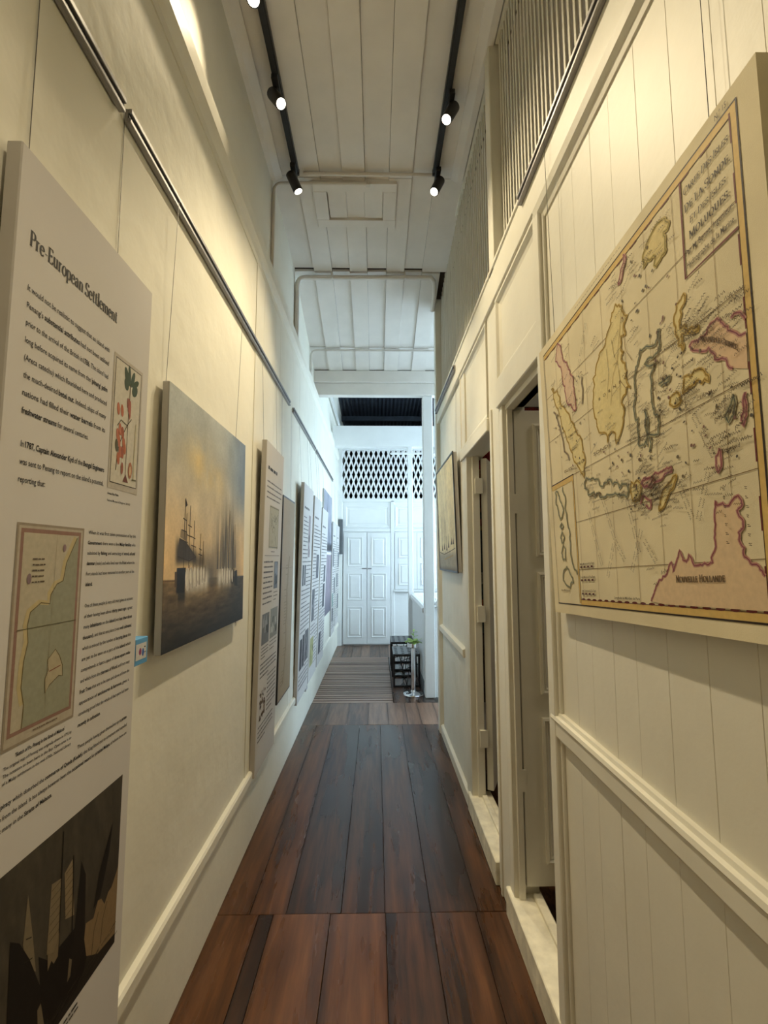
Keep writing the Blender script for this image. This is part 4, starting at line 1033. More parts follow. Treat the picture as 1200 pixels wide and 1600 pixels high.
# brown chart with black edge
w, h = 0.468, 1.435
root, body, sf = hang('framed_chart', 'tall brown antique coastal chart with thin black edge between two info boards', 'chart', -1, -0.690, 3.316, 0.561, w, h, 0.013, 0.02, 'blackframe')
p = Print(sf); p.rect(.012, .014, w - .012, h - .014, (172, 152, 124)); p.layer()
rc = random.Random(5); line = [(.16, .10)]
while line[-1][1] < 1.0: line.append((line[-1][0] + rc.uniform(-.012, .015), line[-1][1] + .022))
p.line([(a + .012, c) for a, c in line], .03, (158, 136, 104)); p.layer(); p.line(line, .006, (110, 92, 68)); p.line([(a + .05, c * .9 + .1) for a, c in line[6:36]], .005, (120, 100, 76))
p.line([(.012, .92), (w - .012, .92)], .002, (130, 112, 88)); p.line([(.24, .014), (.24, h - .014)], .0015, (140, 122, 96))
for i in range(40):
    a, q = line[rc.randrange(len(line))]; p.words(a - .08, a - .01, q, .004, (120, 104, 82), i)
p.build('printed_chart', root)
wires(root, w, h, (0.05, 0.42), 2.75, 0.561, 0.013, -0.004)
# three boards further down
def far_board(y0, w, z0, h, a, label, pics, seed, t=0.03):
    root, body, sf = hang('info_panel', label, 'info panel', -1, -0.692, y0, z0, w, h, a, t, 'board')
    p = Print(sf); p.words(.06, .06 + w * .5, h - .22, .022, (90, 86, 88), seed)
    v = h - .30; taken = [(p_[1], p_[3]) for p_ in pics]; i = 0
    while v > .10:
        us = (.04, w - .04)
        for (a0, b0, a1, b1, c) in pics:
            if b0 - .02 < v < b1 + .01:
                if a0 > w * .4: us = (us[0], min(us[1], a0 - .02))
                elif a1 < w * .6: us = (max(us[0], a1 + .02), us[1])
                else: us = None
                if us is None: break
        if us: p.words(us[0], us[1], v, .011, INK, seed * 100 + i, 1.0 if (i % 7) else .6)
        i += 1; v -= .036
    tag(p.build('printed_text', root), kind='stuff')
    for k, (a0, b0, a1, b1, c) in enumerate(pics):
        q = Print(sf); pic(q, a0, b0, a1, b1, c, seed + k); q.build('printed_picture', root)
    wires(root, w, h, (0.06, w - 0.06), 2.75, z0, a, -0.006)
far_board(4.08, .60, .33, 1.88, .021, 'white info board with four grouped dark pictures low down past the brown chart',
          [(.34, 1.23, .46, 1.62, (150, 138, 140)), (.06, .98, .14, 1.16, (70, 72, 78)), (.17, .98, .25, 1.16, (80, 82, 88)), (.06, .26, .18, .52, (66, 64, 68)), (.20, .26, .32, .54, (70, 68, 72)), (.34, .28, .56, .56, (100, 98, 100))], 11)
far_board(4.72, .60, .339, 1.839, .027, 'white info board with pale yellow picture at its foot between two boards',
          [(.30, 1.0, .50, 1.25, (92, 92, 98)), (.06, .58, .26, .90, (104, 104, 108)), (.05, .14, .30, .42, (168, 166, 120))], 12)
far_board(5.40, .62, .347, 1.782, .029, 'white info board hung just before the tall grey photograph',
          [(.34, .92, .52, 1.12, (84, 86, 92)), (.30, .62, .50, .90, (72, 74, 80)), (.06, .12, .26, .36, (88, 88, 92))], 13)
far_board(7.12, .58, .40, 1.70, .016, 'white info board past the tall grey photograph towards the end wall',
          [(.06, 1.02, .22, 1.30, (86, 92, 98)), (.06, .42, .24, .62, (110, 140, 132)), (.06, .20, .26, .40, (80, 82, 86)), (.30, .60, .50, .85, (96, 98, 102))], 14, .02)
far_board(7.84, .58, .45, 1.65, .012, 'white info board in the corner next to the end wall',
          [(.30, .95, .52, 1.20, (92, 96, 104)), (.10, .62, .30, .85, (84, 88, 94)), (.30, .25, .52, .50, (94, 96, 100))], 15, .02)
# tall photograph
w, h = 1.05, 1.666
def photo(U, V):
    img = np.zeros(U.shape + (3,)); img[...] = (158, 160, 172)
    n = fbm(U * 6, V * 9, 51, 5)
    up = sm(.50, .52, V)
    mixc(img, (120, 122, 134), np.clip((n - .35) * 1.6, 0, 1) * up)
    mixc(img, (34, 34, 42), sm(.60, .56, V) * sm(.51, .53, V) * (0.5 + n))
    for cx, tp in ((.18, .70), (.33, .86), (.42, .92), (.62, .82), (.75, .74)):
        mixc(img, (52, 52, 60), sm(.06, .0, np.abs(U - cx)) * sm(tp, tp - .1, V) * up * (0.4 + n))
    lo = 1 - up
    mixc(img, (148, 136, 146), lo); mixc(img, (100, 98, 112), lo * sm(.18, .02, V) * .7); mixc(img, (112, 106, 118), lo * np.clip((fbm(U * 14, V * 14, 61) - .4) * 2, 0, .8))
    mixc(img, (226, 228, 232), sm(.012, .008, np.abs(V - .50)))
    return img
root, body, sf = hang('photo_print', 'tall grey archive photograph of ships on the boarded wall', 'photograph', -1, -0.690, 6.063, 0.785, w, h, 0.004, 0.012, 'canvas')
grid_print('printed_face', root, sf, .004, .004, w - .004, h - .004, 60, 90, photo)
tg = thing('caption_card', 'small plain card on the wall under the narrow info boards', 'card', (-0.672, 4.66, 0.30), (0, 0, PI / 2))
MB().box(-0.05, 0.05, -0.01, 0.02, 0, 0.05).build('card_block', M['canvas'], tg, 0.001, local=True)
pr = Print(lambda u, v, d: (u, -0.01 + d, v)); [pr.words(-0.04, 0.04, 0.036 - i * 0.01, 0.004, INK, i) for i in range(3)]; pr.build('printed_face', tg)
bxo = thing('switch_box', 'grey metal box in the corner beside the double door', 'box', (-0.655, 8.57, 1.70))
bx('housing', M['grey'], bxo, -0.685, -0.605, 8.54, 8.60, 1.62, 2.25, 0.004); bx('cover', M['grey'], bxo, -0.68, -0.61, 8.53, 8.542, 1.66, 2.2, 0.003)

# ------------------------------------------------------------------ small framed picture on the right wall
w, h = 0.91, 0.85
def sketch(U, V):
    img = np.zeros(U.shape + (3,)); img[...] = (240, 226, 184)
    n = fbm(U * 9, V * 2.5, 71, 5); n2 = fbm(U * 30, V * 30, 81, 3)
    img *= (0.82 + 0.36 * n)[..., None]
    mixc(img, (240, 230, 194), np.clip(np.exp(-((U - .45) / .2) ** 2) * (n - .3) * 2.2, 0, .7))
    mixc(img, (160, 154, 138), sm(.20, .12, V) * .8); mixc(img, (176, 172, 156), sm(.14, .04, V) * np.exp(-((U - .5) / .3) ** 2) * .6)
    mixc(img, (96, 90, 78), sm(.05, .0, np.minimum(np.minimum(U, 1 - U), V)) * .6)
    img *= (0.9 + .2 * n2)[..., None]
    return img
root, body, sf = hang('framed_picture', 'sepia ship drawing in thin dark frame on the boarded partition', 'picture', 1, 0.593, 4.194, 1.45, w, h, 0.029, 0.03, 'canvas')
grid_print('drawn_face', root, sf, .006, .006, w - .006, h - .006, 70, 70, sketch)
p = Print(sf, -.0009)
for u_, v_ in ((.18, .16), (.30, .17), (.42, .16), (.52, .18), (.66, .20), (.74, .20)):
    p.poly([(u_, v_), (u_ + .06, v_), (u_ + .035, v_ + .06)], (70, 62, 50)); p.line([(u_ + .03, v_), (u_ + .035, v_ + .11)], .006, (70, 62, 50))
p.line([(.05, .15), (.3, .13), (.6, .15), (.85, .17)], .006, (90, 80, 62)); p.line([(.3, .09), (.75, .12)], .012, (180, 160, 118)); p.build('drawn_ships', root)
for a0, a1, b0, b1 in ((-w / 2 - .004, w / 2 + .004, -.004, .010), (-w / 2 - .004, w / 2 + .004, h - .010, h + .004), (-w / 2 - .004, -w / 2 + .010, .010, h - .010), (w / 2 - .010, w / 2 + .004, .010, h - .010)):
    MB().box(a0, a1, -.034, -.026, b0, b1).build('frame_bar', M['blackframe'], root, local=True)
wires(root, w, h, (0.06, 0.85), 2.91, 1.45, 0.029, -0.012)

# ------------------------------------------------------------------ large antique map on canvas
MW, MH, SL = 0.857, 0.848, -0.032
MY0, MX0, MZ0 = 1.471, 0.575, 1.383
root = thing('map_canvas', 'large antique canvas map of the Sonde and Moluques islands on the boarded wall', 'map', (MX0, MY0 - MW / 2, MZ0), (0, 0, -PI / 2))
def bil(p, q, r, s_, a, c): return (p * (1 - a) + q * a) * (1 - c) + (r * (1 - a) + s_ * a) * c
def msurf(s_, t_, d):
    a, c = s_ / MW, t_ / MH
    return (s_ - MW / 2, bil(.563, .553, .540, .553, a, c) - MX0 + d, bil(1.383, 1.430, 2.226, 2.284, a, c) - MZ0)
b = MB(); n = 10
gr = lambda d: [msurf(SL + (MW - SL) * i / n, MH * j / n, d) for i in range(n + 1) for j in range(n + 1)]
vs = gr(0) + gr(0.030); K = (n + 1) ** 2; ix = lambda i, j: i * (n + 1) + j
fs = [(ix(i, j), ix(i + 1, j), ix(i + 1, j + 1), ix(i, j + 1)) for i in range(n) for j in range(n)]
fs += [(K + ix(i, j), K + ix(i, j + 1), K + ix(i + 1, j + 1), K + ix(i + 1, j)) for i in range(n) for j in range(n)]
for i in range(n):
    fs += [(ix(i, 0), K + ix(i, 0), K + ix(i + 1, 0), ix(i + 1, 0)), (ix(i, n), ix(i + 1, n), K + ix(i + 1, n), K + ix(i, n)),
           (ix(0, i), ix(0, i + 1), K + ix(0, i + 1), K + ix(0, i)), (ix(n, i), K + ix(n, i), K + ix(n, i + 1), ix(n, i + 1))]
b.add(vs, fs); b.build('canvas', M['mapcanvas'], root, local=True)
INKM = (74, 60, 44)
YB = (216, 184, 112)
OC, PK, BL_, OL = (150, 122, 50), (142, 78, 92), (86, 96, 88), (128, 116, 56)
WASH = {'o': (228, 212, 156), 'p': (224, 196, 168), 'b': (204, 196, 156), 'v': (214, 196, 136), 'g': (210, 196, 150)}
LINE = {'o': OC, 'p': PK, 'b': BL_, 'v': OL, 'g': (96, 84, 78)}
brd = Print(msurf)
brd.rect(.006, .803, .816, .818, YB); brd.rect(.804, .029, .816, .803, YB); brd.rect(.168, .029, .804, .044, YB); brd.rect(.006, .376, .165, .392, YB); brd.rect(.160, .034, .168, .376, YB)
brd.layer()
for a, c, e, f in ((.002, .029, .818, .029), (.002, .8195, .818, .8195), (.817, .029, .817, .8195), (.006, .392, .168, .392)): brd.line([(a, c), (e, f)], .0032, (52, 40, 32))
for a, c, e, f in ((.004, .029, .002, .8195), (.010, .392, .009, .803), (.168, .044, .804, .044), (.804, .044, .804, .803), (.009, .803, .804, .803), (.160, .034, .160, .376), (.169, .034, .167, .392)): brd.line([(a, c), (e, f)], .0016, (96, 72, 46))
k = .175
while k < .80:
    brd.ell(k + .011, .0455, .011, .0028, (96, 34, 30), 0, 10); k += .0325
k = .02
while k < .79:
    brd.line([(k, .8015), (k + .026, .8015)], .003, (110, 52, 40)); k += .055
k = .06
while k < .79:
    brd.line([(.8025, k), (.8025, k + .05)], .003, (110, 48, 44)); k += .10
for v in (.665, .525, .385, .25, .12): brd.line([((.009 if v > .392 else .169), v + .006), (.804, v)], .0013, (120, 96, 58))
for u in (.095, .19, .283, .379, .473, .565, .657, .751): brd.line([(u - .003, .044 if u > .17 else .392), (u, .803)], .0009, (150, 124, 80))
brd.build('map_border', root)
cst = Print(msurf, -0.0011)
def fract(pts, closed, amp, seed, it=2):
    r = random.Random(seed); P = [(a / 1000, c / 1000) for a, c in pts]
    if closed: P = P + [P[0]]
    for q in range(it):
        out = []
        for p0, p1 in zip(P, P[1:]):
            l = math.hypot(p1[0] - p0[0], p1[1] - p0[1]); m_ = ((p0[0] + p1[0]) / 2 + r.gauss(0, amp * l), (p0[1] + p1[1]) / 2 + r.gauss(0, amp * l))
            out += [p0, m_]
        P = out + [P[-1]]
    return P[:-1] if closed else P
COAST=[('o',1,[(446,720),(429,709),(417,683),(395,665),(386,650),(358,644),(345,629),(335,603),(320,602),(317,571),(312,545),(315,512),(326,480),(334,457),(370,442),(371,421),(383,437),(408,432),(411,406),(438,429),(447,454),(455,472),(445,489),(464,500),(468,513),(484,505),(472,524),(469,569),(458,593),(467,596),(456,606),(460,636),(479,629),(477,658),(492,665),(470,691),(460,710)]),
('o',1,[(53,689),(72,668),(94,667),(110,639),(139,595),(171,554),(194,526),(208,499),(231,476),(239,444),(248,419),(239,388),(236,367),(218,386),(196,414),(166,458),(140,505),(120,540),(102,584),(90,613),(64,654)]),
('p',1,[(115,804),(140,767),(150,733),(172,718),(190,685),(206,658),(209,626),(213,593),(216,565),(204,562),(185,585),(163,597),(153,625),(152,654),(136,678),(136,707),(111,744),(105,773)]),
('b',0,[(594,577),(590,560),(582,552),(560,559),(529,568),(524,554),(510,540),(502,522),(502,499),(501,475),(494,448),(497,430),(508,432),(502,410),(501,378),(513,370),(529,375),(535,365)]),
('b',0,[(598,576),(591,535),(573,530),(552,536),(542,532),(559,519),(578,515),(569,506),(559,498),(558,469),(559,442),(563,422),(573,414),(578,397),(573,375),(560,377),(539,386),(539,349)]),
('b',0,[(541,386),(532,440),(531,373)]),
('b',1,[(248,365),(237,353),(238,338),(256,328),(255,316),(291,304),(314,311),(316,302),(338,295),(366,295),(393,295),(412,289),(414,283),(440,276),(451,288),(444,305),(425,312),(414,301),(406,316),(385,315),(371,331),(348,328),(319,331),(315,344),(280,355),(273,352)]),
('o',1,[(465,305),(460,284),(466,263),(488,260),(499,279),(499,295),(485,303),(475,293)]),
('p',1,[(505,296),(526,296),(549,293),(537,287),(528,280),(508,289)]),
('p',1,[(500,294),(534,298),(564,299),(585,301),(606,302),(606,293),(585,294),(571,285),(554,286),(538,277),(523,285)]),
('p',0,[(495,251),(507,267),(533,252),(529,237),(513,245)]),
('o',1,[(617,284),(607,282),(590,271),(573,262),(565,249),(558,227),(569,230),(583,243),(595,258),(610,269),(618,279)]),
('o',1,[(673,598),(665,592),(652,591),(649,578),(642,569),(646,550),(649,529),(651,513),(662,497),(659,514),(658,529),(674,523),(672,540),(658,541),(656,557),(661,575),(673,580),(677,592)]),
('o',1,[(677,525),(688,527),(702,522),(703,513),(690,516)]),
('o',1,[(659,451),(675,444),(686,451),(708,441),(719,425),(719,416),(709,425),(703,420),(694,430),(684,427),(670,428),(663,425),(652,424),(656,439)]),
('o',1,[(635,434),(616,430),(613,419),(623,410),(642,410),(643,423)]),
('p',0,[(803,475),(795,490),(782,496),(777,491)]),
('p',0,[(802,454),(789,457),(777,470),(768,483),(755,497),(748,508),(736,508),(724,504),(714,496),(700,492),(685,502),(678,499),(690,484),(705,475),(724,472),(735,456),(736,447),(752,440),(762,424),(772,414)]),
('p',1,[(792,368),(787,359),(787,343),(781,329),(785,318),(791,333),(792,351)]),
('b',1,[(769,374),(763,360),(754,351),(755,334),(767,344),(771,361)]),
('p',1,[(731,301),(722,289),(721,276),(724,263),(733,282),(734,294)]),
('p',0,[(511,51),(520,64),(531,81),(554,96),(572,110),(586,126),(589,107),(601,126),(613,146),(620,129),(630,124),(637,137),(645,128),(650,117),(667,118),(683,117),(697,119),(707,145),(707,170),(710,201),(714,219),(716,211),(729,213),(742,206),(752,214),(763,218),(769,209),(767,200),(758,196),(766,183),(767,167),(758,163),(759,149),(767,139),(766,125),(777,115),(788,113),(797,104),(802,96)]),
('v',1,[(637,771),(622,777),(599,777),(575,767),(561,752),(561,726),(577,733),(594,728),(602,700),(620,709),(633,709),(633,730),(630,750),(642,746),(646,757)]),
('p',1,[(491,808),(477,781),(463,755),(478,757),(500,793)]),
('b',0,[(91,372),(99,347),(97,307),(110,259),(116,219),(119,187),(123,158),(149,125),(154,113)]),
('b',1,[(32,367),(51,366),(60,344),(82,316),(72,284),(59,279),(46,309),(31,332)]),
('b',1,[(66,268),(51,260),(63,250),(77,257)]),
('b',1,[(65,241),(50,226),(60,208),(80,223)]),
('b',1,[(68,201),(51,179),(61,158),(80,157),(83,190)]),
('b',1,[(59,125),(51,98),(78,82),(102,78),(128,91),(108,114),(87,137)]),
('b',0,[(584,471),(604,470),(620,470),(615,462),(591,463)]),
('g',0,[(261,633),(252,562)]),
('g',0,[(58,613),(92,558),(115,505),(149,439)])]

shapes = [(c, cl, fract(p, cl, .11, i)) for i, (c, cl, p) in enumerate(COAST)]
for i, (c, cl, p) in enumerate(shapes):
    if cl and c in 'ovp': cst.poly(p, WASH[c])
nh = max((s for s in shapes if s[0] == 'p' and not s[1]), key=lambda s: len(s[2]))[2]
cst.poly(nh + [(.803, .10), (.803, .047), (.555, .047)], (224, 198, 162))
ng = sorted((s for s in shapes if s[0] == 'p' and not s[1]), key=lambda s: len(s[2]))[-2][2]
cst.poly(ng + [(.80, .40), (.803, .47)], (224, 194, 160))
cst.layer()
for c, cl, p in shapes:
    cst.line(p, .0062 if c in 'op' else .0075, {'o': (204, 176, 104), 'p': (192, 146, 134), 'b': (172, 166, 134), 'v': (190, 170, 98), 'g': (176, 160, 132)}[c], bool(cl))
cst.layer()
for c, cl, p in shapes: cst.line(p, .0021, LINE[c], bool(cl))
rm = random.Random(12)
for i in range(150):   # scattered islets along the archipelago
    u, v = rm.choice(((.62, .47), (.66, .40), (.60, .28), (.53, .29), (.47, .34), (.48, .30), (.60, .60), (.52, .68), (.55, .72), (.68, .33), (.74, .33), (.38, .34), (.64, .53), (.21, .47), (.24, .63), (.12, .56)))
    cst.ell(u + rm.gauss(0, .035), v + rm.gauss(0, .035), rm.uniform(.0015, .0045), rm.uniform(.0015, .004), rm.choice(((110, 98, 76), (90, 84, 74), (132, 100, 92))), rm.random() * 3, 7)
cst.layer()
rv = lambda pts: cst.line([(a / 1000, c / 1000) for a, c in pts], .0011, (128, 100, 56))
for q in ([(470, 690), (455, 640), (440, 590), (446, 540), (440, 480)], [(440, 590), (415, 560), (400, 500)], [(446, 540), (470, 510), (478, 470)], [(480, 700), (470, 640), (480, 590), (500, 560)], [(395, 640), (400, 580), (385, 520)], [(420, 650), (430, 600)], [(575, 560), (572, 480), (578, 440)], [(590, 570), (588, 480)], [(605, 520), (600, 450)]): rv(q)
cst.build('map_coastlines', root)
ltr = Print(msurf, -0.0016)
ltr.line([(.683, .803), (.681, .621), (.804, .620)], .0045, (112, 52, 50))
TI = (56, 46, 36)
serif(ltr, 'CARTE DES ISLES', .690, .797, .769, .0125, TI, .15, .05, .15, small=.8)
serif(ltr, 'DE LA SONDE,', .690, .800, .736, .0145, TI, .16, .05, .0, small=.8)
serif(ltr, 'ET DES ISLES', .701, .787, .7085, .0115, TI, .15, .05, .15, small=.85)
serif(ltr, 'MOLUQUES.', .698, .794, .681, .0145, TI, .17, .05, .0, small=.85)
put(ltr, 'Par M. Bonne, Ingenieur-', .688, .800, .657, .0155, col=(70, 58, 44)); put(ltr, 'Hydrographe de la Marine.', .689, .800, .634, .0155, col=(70, 58, 44))
put(ltr, 'N.° 15', .775, .80, .825, .014, col=(90, 76, 56))
put(ltr, 'ISLES', .115, .165, .408, .011, col=(104, 84, 54)); put(ltr, 'DE LA', .20, .25, .408, .011, col=(104, 84, 54)); put(ltr, 'SONDE', .30, .39, .408, .011, col=(104, 84, 54))
put(ltr, 'B   O   R   N   E   O', .345, .475, .533, .010, col=(104, 84, 54)); put(ltr, 'SUMATRA', .15, .22, .50, .008, col=(110, 90, 54)); put(ltr, 'CERAM', .688, .725, .395, .008, col=(104, 84, 54))
put(ltr, 'ISLE', .575, .60, .51, .009, col=(104, 84, 54)); put(ltr, 'CELEBES', .56, .61, .475, .008, col=(104, 84, 54)); put(ltr, 'Timorland', .735, .775, .29, .010, col=(90, 74, 52)); put(ltr, 'JAVA', .26, .33, .305, .010, col=(104, 84, 54))
for i, v in enumerate((.137, .102, .066)):
    put(ltr, ('Milles Marins de 60 au Degré', 'Lieues Marines de 20 au Degré', 'Lieues Communes de 25 au Degré')[i], .180, .266, v, .0085, col=(90, 76, 54))
    for q in range(4): ltr.rect(.180 + q * .0215, v - .007, .180 + q * .0215 + .011, v - .003, (90, 40, 34))
    ltr.rect(.180, v - .008, .266, v - .007, INKM)
put(ltr, 'Isles Moluques', .035, .10, .066, .0085, col=(90, 76, 54)); put(ltr, 'Longitude du Méridien de Paris', .36, .47, .052, .0085, col=(90, 76, 54))
flush_text()
serif(ltr, 'NOUVELLE HOLLANDE', .597, .724, .0885, .0125, (96, 76, 52), .18, .06, 0, small=.8)
serif(ltr, 'NOUVELLE GUINÉE', .708, .786, .490, .010, (100, 78, 56), .18, .06, 0, curve=lambda t: -.035 * t - .02 * t * t, small=.85)
def scrawl(u, v, l, hh, ang, r):
    n_ = max(4, int(l / (hh * .42))); pts = []
    for i in range(n_):
        x, y_ = l * i / n_, (hh * r.uniform(.45, 1.0) if i % 2 else 0)
        pts.append((u + x * math.cos(ang) - y_ * math.sin(ang), v + x * math.sin(ang) + y_ * math.cos(ang)))
    ltr.line(pts, hh * .24, (88, 74, 54))
def free(u, v): return .012 < u < .79 and .05 < v < .79 and not (u > .66 and v > .61) and not (u < .18 and v < .40) and not (u > .56 and v < .19)
cnt = 0
while cnt < 470:
    c, cl, p = shapes[rm.randrange(len(shapes) - 8)]
    u, v = p[rm.randrange(len(p))]; u += rm.uniform(-.07, .05); v += rm.uniform(-.04, .04)
    if free(u, v):
        scrawl(u, v, rm.uniform(.014, .042), rm.uniform(.004, .007), rm.choice((0, 0, .1, .25, -.15, .5)), rm); cnt += 1
for (ua, va, ub, vb) in ((.25, .27, .31, .12), (.33, .29, .38, .18), (.37, .18, .33, .10), (.38, .18, .42, .13), (.44, .27, .48, .14), (.49, .20, .44, .11), (.50, .17, .54, .12), (.62, .27, .655, .19), (.70, .27, .665, .19), (.66, .40, .72, .28), (.24, .66, .20, .58), (.30, .76, .24, .66)):
    n_ = 4
    for i in range(n_):
        t_ = i / n_; an = math.atan2(vb - va, ub - ua)
        for off in (0, .009): scrawl(ua + (ub - ua) * t_ - off * math.sin(an), va + (vb - va) * t_ + off * math.cos(an), math.hypot(ub - ua, vb - va) / n_ * .8, .0045, an, rm)
for i in range(14): scrawl(.735 + (i % 2) * .045, .235 - i * .007, .006, .006, -1.4, rm)
for i in range(20): scrawl(.25 + i * .012, .8275, .010, .0045, 0, rm)
ltr.build('map_lettering', root)
MB().tube([(0.30, 0.002, 0.88), (0.30, 0.002, 2.93 - MZ0)], 0.0009, 5).build('hanging_wire', M['steel'], root, local=True)
MB().tube([(-MW / 2 + 0.03, -0.005, 0.82), (-MW / 2 + 0.03, -0.018, 2.93 - MZ0)], 0.0009, 5).build('hanging_wire', M['steel'], root, local=True)
# ------------------------------------------------------------------ benches, stanchion, plant
def bench(y0, y1, label):
    x0, x1, H_ = 0.205, 0.53, 0.39
    r = thing('metal_bench', label, 'bench', ((x0 + x1) / 2, (y0 + y1) / 2, 0))
    # perforated top built from strips around square holes
    nx_, ny_ = 4, 5
    t = MB(); px = (x1 - x0) / nx_; py = (y1 - y0) / ny_; hs = 0.018
    for i in range(nx_):
        cx = x0 + (i + .5) * px
        t.box(x0 + i * px, cx - hs, y0, y1, H_ - .006, H_); t.box(cx + hs, x0 + (i + 1) * px, y0, y1, H_ - .006, H_)
        for j in range(ny_ + 1):
            a = y0 if j == 0 else y0 + (j - .5) * py + hs; c_ = y1 if j == ny_ else y0 + (j + .5) * py - hs
            t.box(cx - hs, cx + hs, a, c_, H_ - .006, H_)
    t.build('perforated_top', M['blacktop'], r)
    bx('top_rail', M['black'], r, x0, x1, y0, y0 + .022, H_ - .03, H_ - .006); bx('top_rail', M['black'], r, x0, x1, y1 - .022, y1, H_ - .03, H_ - .006)
    bx('side_rail', M['black'], r, x0, x0 + .022, y0 + .022, y1 - .022, H_ - .03, H_ - .006); bx('side_rail', M['black'], r, x1 - .022, x1, y0 + .022, y1 - .022, H_ - .03, H_ - .006)
    for yy in (y0, y1 - .022):
        for xx in (x0, x1 - .022): bx('leg', M['black'], r, xx, xx + .022, yy, yy + .022, 0, H_ - .03)
        bx('foot_rail', M['black'], r, x0 + .022, x1 - .022, yy, yy + .022, 0.0, .022)
        m = (x0 + x1) / 2; yc = yy + .011
        MB().tube([(m - .085, yc, H_ - .03), (m, yc, .022)], .005, 6).build('brace_rod', M['black'], r); MB().tube([(m + .06, yc, H_ - .03), (m, yc, .022)], .005, 6).build('brace_rod', M['black'], r)
        MB().tube([(x0 + .022, yc, .16), (x1 - .022, yc, .27)], .005, 6).build('brace_rod', M['black'], r)
    return r
M['blacktop'] = plain('black_enamel_top', (0.035, 0.04, 0.045), 0.32, var=0.1)
bench(5.88, 6.40, 'black perforated steel bench nearest the chrome stanchion')
bench(6.72, 7.24, 'black perforated steel bench nearer the double door')

cx, cy = 0.424, 5.57
st = thing('stanchion', 'chrome barrier stanchion with round base beside the white post', 'stanchion', (cx, cy, 0))
MB().lathe([(0.115, 0.0), (0.118, 0.006), (0.115, 0.016), (0.105, 0.022), (0.05, 0.030), (0.032, 0.038), (0.0255, 0.055)], cx, cy, 32).build('base', M['chrome'], st, smooth=True)
MB().lathe([(0.025, 0.05), (0.025, 0.525)], cx, cy, 20).build('pole', M['chrome'], st, smooth=True)
MB().lathe([(0.026, 0.52), (0.06, 0.528), (0.068, 0.535), (0.068, 0.578), (0.062, 0.58), (0.06, 0.560), (0.01, 0.555)], cx, cy, 24).build('cup', M['chrome'], st, smooth=True)
pl = thing('small_plant', 'lime green leafy plant in the cup of the stanchion', 'plant', (cx, cy, 0.556))
M['soil'] = plain('dark_soil', (0.03, 0.022, 0.015), 0.9, var=0.3, bump=0.4)
MB().lathe([(0.054, 0.5605), (0.055, 0.575), (0.01, 0.58)], cx, cy, 16).build('soil', M['soil'], pl)
rl = random.Random(3)
def leaf(base, d, L, wd, droop):
    d = Vector(d).normalized(); side = d.cross(Vector((0, 0, 1))).normalized(); vs = []; fs = []
    for i in range(5):
        t = i / 4; c = Vector(base) + d * L * t + Vector((0, 0, -droop * t * t)); ww = wd * math.sin(PI * min(.98, .12 + .86 * t))
        vs += [c - side * ww + Vector((0, 0, .004)), c, c + side * ww + Vector((0, 0, .004))]
    for i in range(4): fs += [(i * 3, i * 3 + 3, i * 3 + 4, i * 3 + 1), (i * 3 + 1, i * 3 + 4, i * 3 + 5, i * 3 + 2)]
    MB().add(vs, fs).build('leaf', M['leaf'], pl, smooth=True)
for k in range(16):
    a = k * 2.4; e = rl.uniform(.15, .7)
    leaf((cx + .02 * math.cos(a), cy + .02 * math.sin(a), .578), (math.cos(a) * (1 - e * .5), math.sin(a) * (1 - e * .5), e), rl.uniform(.07, .11), rl.uniform(.024, .034), rl.uniform(.02, .05))
MB().tube([(cx, cy, .57), (cx + .01, cy, .66), (cx + .0, cy + .01, .72)], .003, 5).build('stem', M['leaf'], pl)
for k in range(5):
    a = k * 1.9; leaf((cx + .004, cy, .64 + .016 * k), (math.cos(a), math.sin(a), .5), .06, .014, .01)

# ------------------------------------------------------------------ textile display seen through the farther doorway
def textile():
    m, nt, b = nodes('banded_batik_textile')
    tc = N(nt, 'ShaderNodeTexCoord'); sp_ = N(nt, 'ShaderNodeSeparateXYZ'); nt.links.new(tc.outputs['Object'], sp_.inputs[0])
    dv = N(nt, 'ShaderNodeMath', operation='DIVIDE'); dv.inputs[1].default_value = 2.7; nt.links.new(sp_.outputs['Z'], dv.inputs[0])
    cols = [(0.0, (0.05, 0.03, 0.02)), (.22, (.06, .10, .11)), (.27, (.42, .12, .05)), (.33, (.05, .09, .09)), (.38, (.30, .30, .24)), (.42, (.03, .06, .07)), (.56, (.30, .22, .06)), (.575, (.25, .04, .02)), (.60, (.02, .02, .02)), (.625, (.20, .08, .03)), (.70, (.02, .03, .02)), (.74, (.32, .14, .05)), (.77, (.28, .01, .015)), (.90, (.22, .06, .02)), (.93, (.03, .04, .03)), (.95, (.25, .03, .02))]
    r = ramp(nt, cols); r.color_ramp.interpolation = 'CONSTANT'; nt.links.new(dv.outputs[0], r.inputs[0])
    vo = N(nt, 'ShaderNodeTexVoronoi'); vo.inputs['Scale'].default_value = 38; nt.links.new(tc.outputs['Object'], vo.inputs[0])
    r2 = ramp(nt, [(.25, (1, 1, 1)), (.45, (.25, .25, .25)), (.6, (1.0, .9, .7))]); nt.links.new(vo.outputs['Distance'], r2.inputs[0])
    mx = N(nt, 'ShaderNodeMix', data_type='RGBA', blend_type='MULTIPLY'); mx.inputs['Factor'].default_value = .8
    nt.links.new(r.outputs[0], mx.inputs['A']); nt.links.new(r2.outputs[0], mx.inputs['B']); nt.links.new(mx.outputs['Result'], b.inputs['Base Color']); b.inputs['Roughness'].default_value = .85
    return m
M['textile'] = textile()
tb = MB(); n = 60; vs = []; 
for zz in (0.28, 2.95):
    for dy_ in (0, 0.012):
        vs += [(0.74 + 1.3 * i / n, 4.30 + .02 * math.sin(i * .9) + dy_, zz) for i in range(n + 1)]
q = n + 1; fs = []
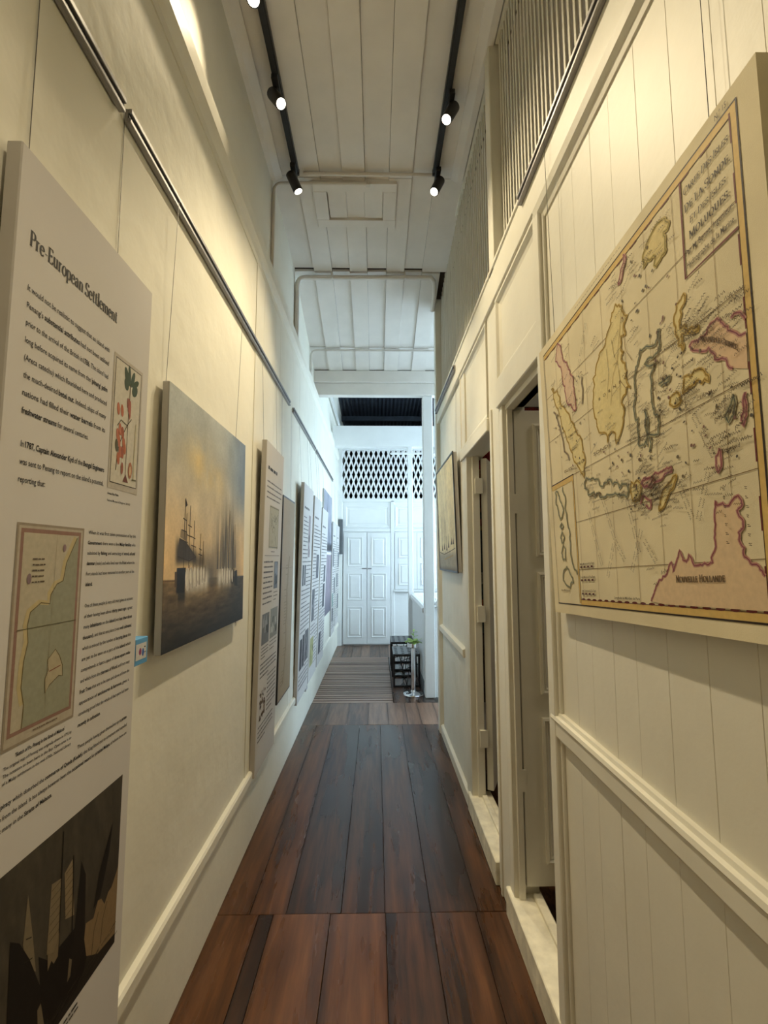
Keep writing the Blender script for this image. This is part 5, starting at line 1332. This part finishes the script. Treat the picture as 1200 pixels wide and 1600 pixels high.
for i in range(n): fs += [(i, i + 1, 2 * q + i + 1, 2 * q + i), (q + i, 3 * q + i, 3 * q + i + 1, q + i + 1), (i, q + i, q + i + 1, i + 1), (2 * q + i, 2 * q + i + 1, 3 * q + i + 1, 3 * q + i)]
tx_ = thing('textile_hanging', 'dark patterned red and teal textile hanging in the side room behind the folded door leaf', 'textile', (1.39, 4.31, 0.28))
tb.add(vs, fs).build('cloth', M['textile'], tx_)
MB().tube([(0.73, 4.325, 2.955), (2.06, 4.325, 2.955)], .012, 8).build('hanging_rod', M['darkwood'], tx_)

# added lamp, brightens the side room and the open door leaf
rl_ = thing('added_room_lamp', 'added unseen round lamp on the ceiling of the side room', 'lamp', (2.0, 1.6, 3.86))
MB().lathe([(0.06, 3.98), (0.14, 3.96), (0.15, 3.91), (0.10, 3.87), (0.02, 3.86)], 2.0, 1.6, 24).build('shade', emis('added_lamp_glass', (1, .9, .75), 2.0), rl_, smooth=True)
l = bpy.data.lights.new('added_lamp_light', 'SPOT'); l.spot_size = math.radians(130); l.spot_blend = 0.6; l.energy = 45; l.color = (1, .86, .66); l.shadow_soft_size = .12
lo = bpy.data.objects.new('added_lamp_light', l); COL.objects.link(lo); lo.parent = rl_; lo.location = (0, 0, -0.04)

# ceiling fan hanging in the stairwell
fn = thing('ceiling_fan', 'white three bladed ceiling fan hanging in the stairwell beside the white post', 'fan', (0.86, 6.8, 3.05))
zr = 4.95 - (6.8 - 5.3) * 0.0952 - 0.03
MB().lathe([(0.03, 3.03), (0.09, 3.05), (0.10, 3.10), (0.06, 3.15), (0.02, 3.16)], 0.86, 6.8, 24).build('motor', M['white'], fn, smooth=True)
MB().lathe([(0.012, 3.15), (0.012, zr - 0.06)], 0.86, 6.8, 10).build('rod', M['white'], fn, smooth=True)
MB().lathe([(0.014, zr - 0.16), (0.06, zr - 0.10), (0.06, zr - 0.02), (0.02, zr)], 0.86, 6.8, 20).build('canopy', M['white'], fn, smooth=True)
for a in (178, 58, -62):
    c_, s_ = math.cos(math.radians(a)), math.sin(math.radians(a))
    pts = [(0.08, -0.02), (0.16, -0.055), (0.64, -0.065), (0.66, 0.0), (0.64, 0.065), (0.16, 0.055), (0.08, 0.02)]
    MB().prism([(0.86 + u * c_ - v * s_, 6.8 + u * s_ + v * c_) for u, v in pts], 2, 3.068, 3.078).build('blade', M['white'], fn)

# repeats of one kind share a group
GROUPS = {'track_spotlight': 'spotlights on the ceiling tracks', 'info_panel': 'info panels along the plaster wall', 'picture_rail': 'picture rails of the corridor', 'metal_bench': 'black benches on the landing',
          'conduit_pipe': 'white conduits under the ceiling', 'balustrade': 'balustrades of the stairwell', 'ceiling_track': 'black ceiling tracks', 'slat_screen': 'slatted screens above the partition',
          'timber_post': 'white posts of the landing', 'caption_card': 'caption cards on the plaster wall'}
for o in list(COL.objects):
    g = GROUPS.get(o.name.split('.')[0])
    if g and o.parent is None: o['group'] = g
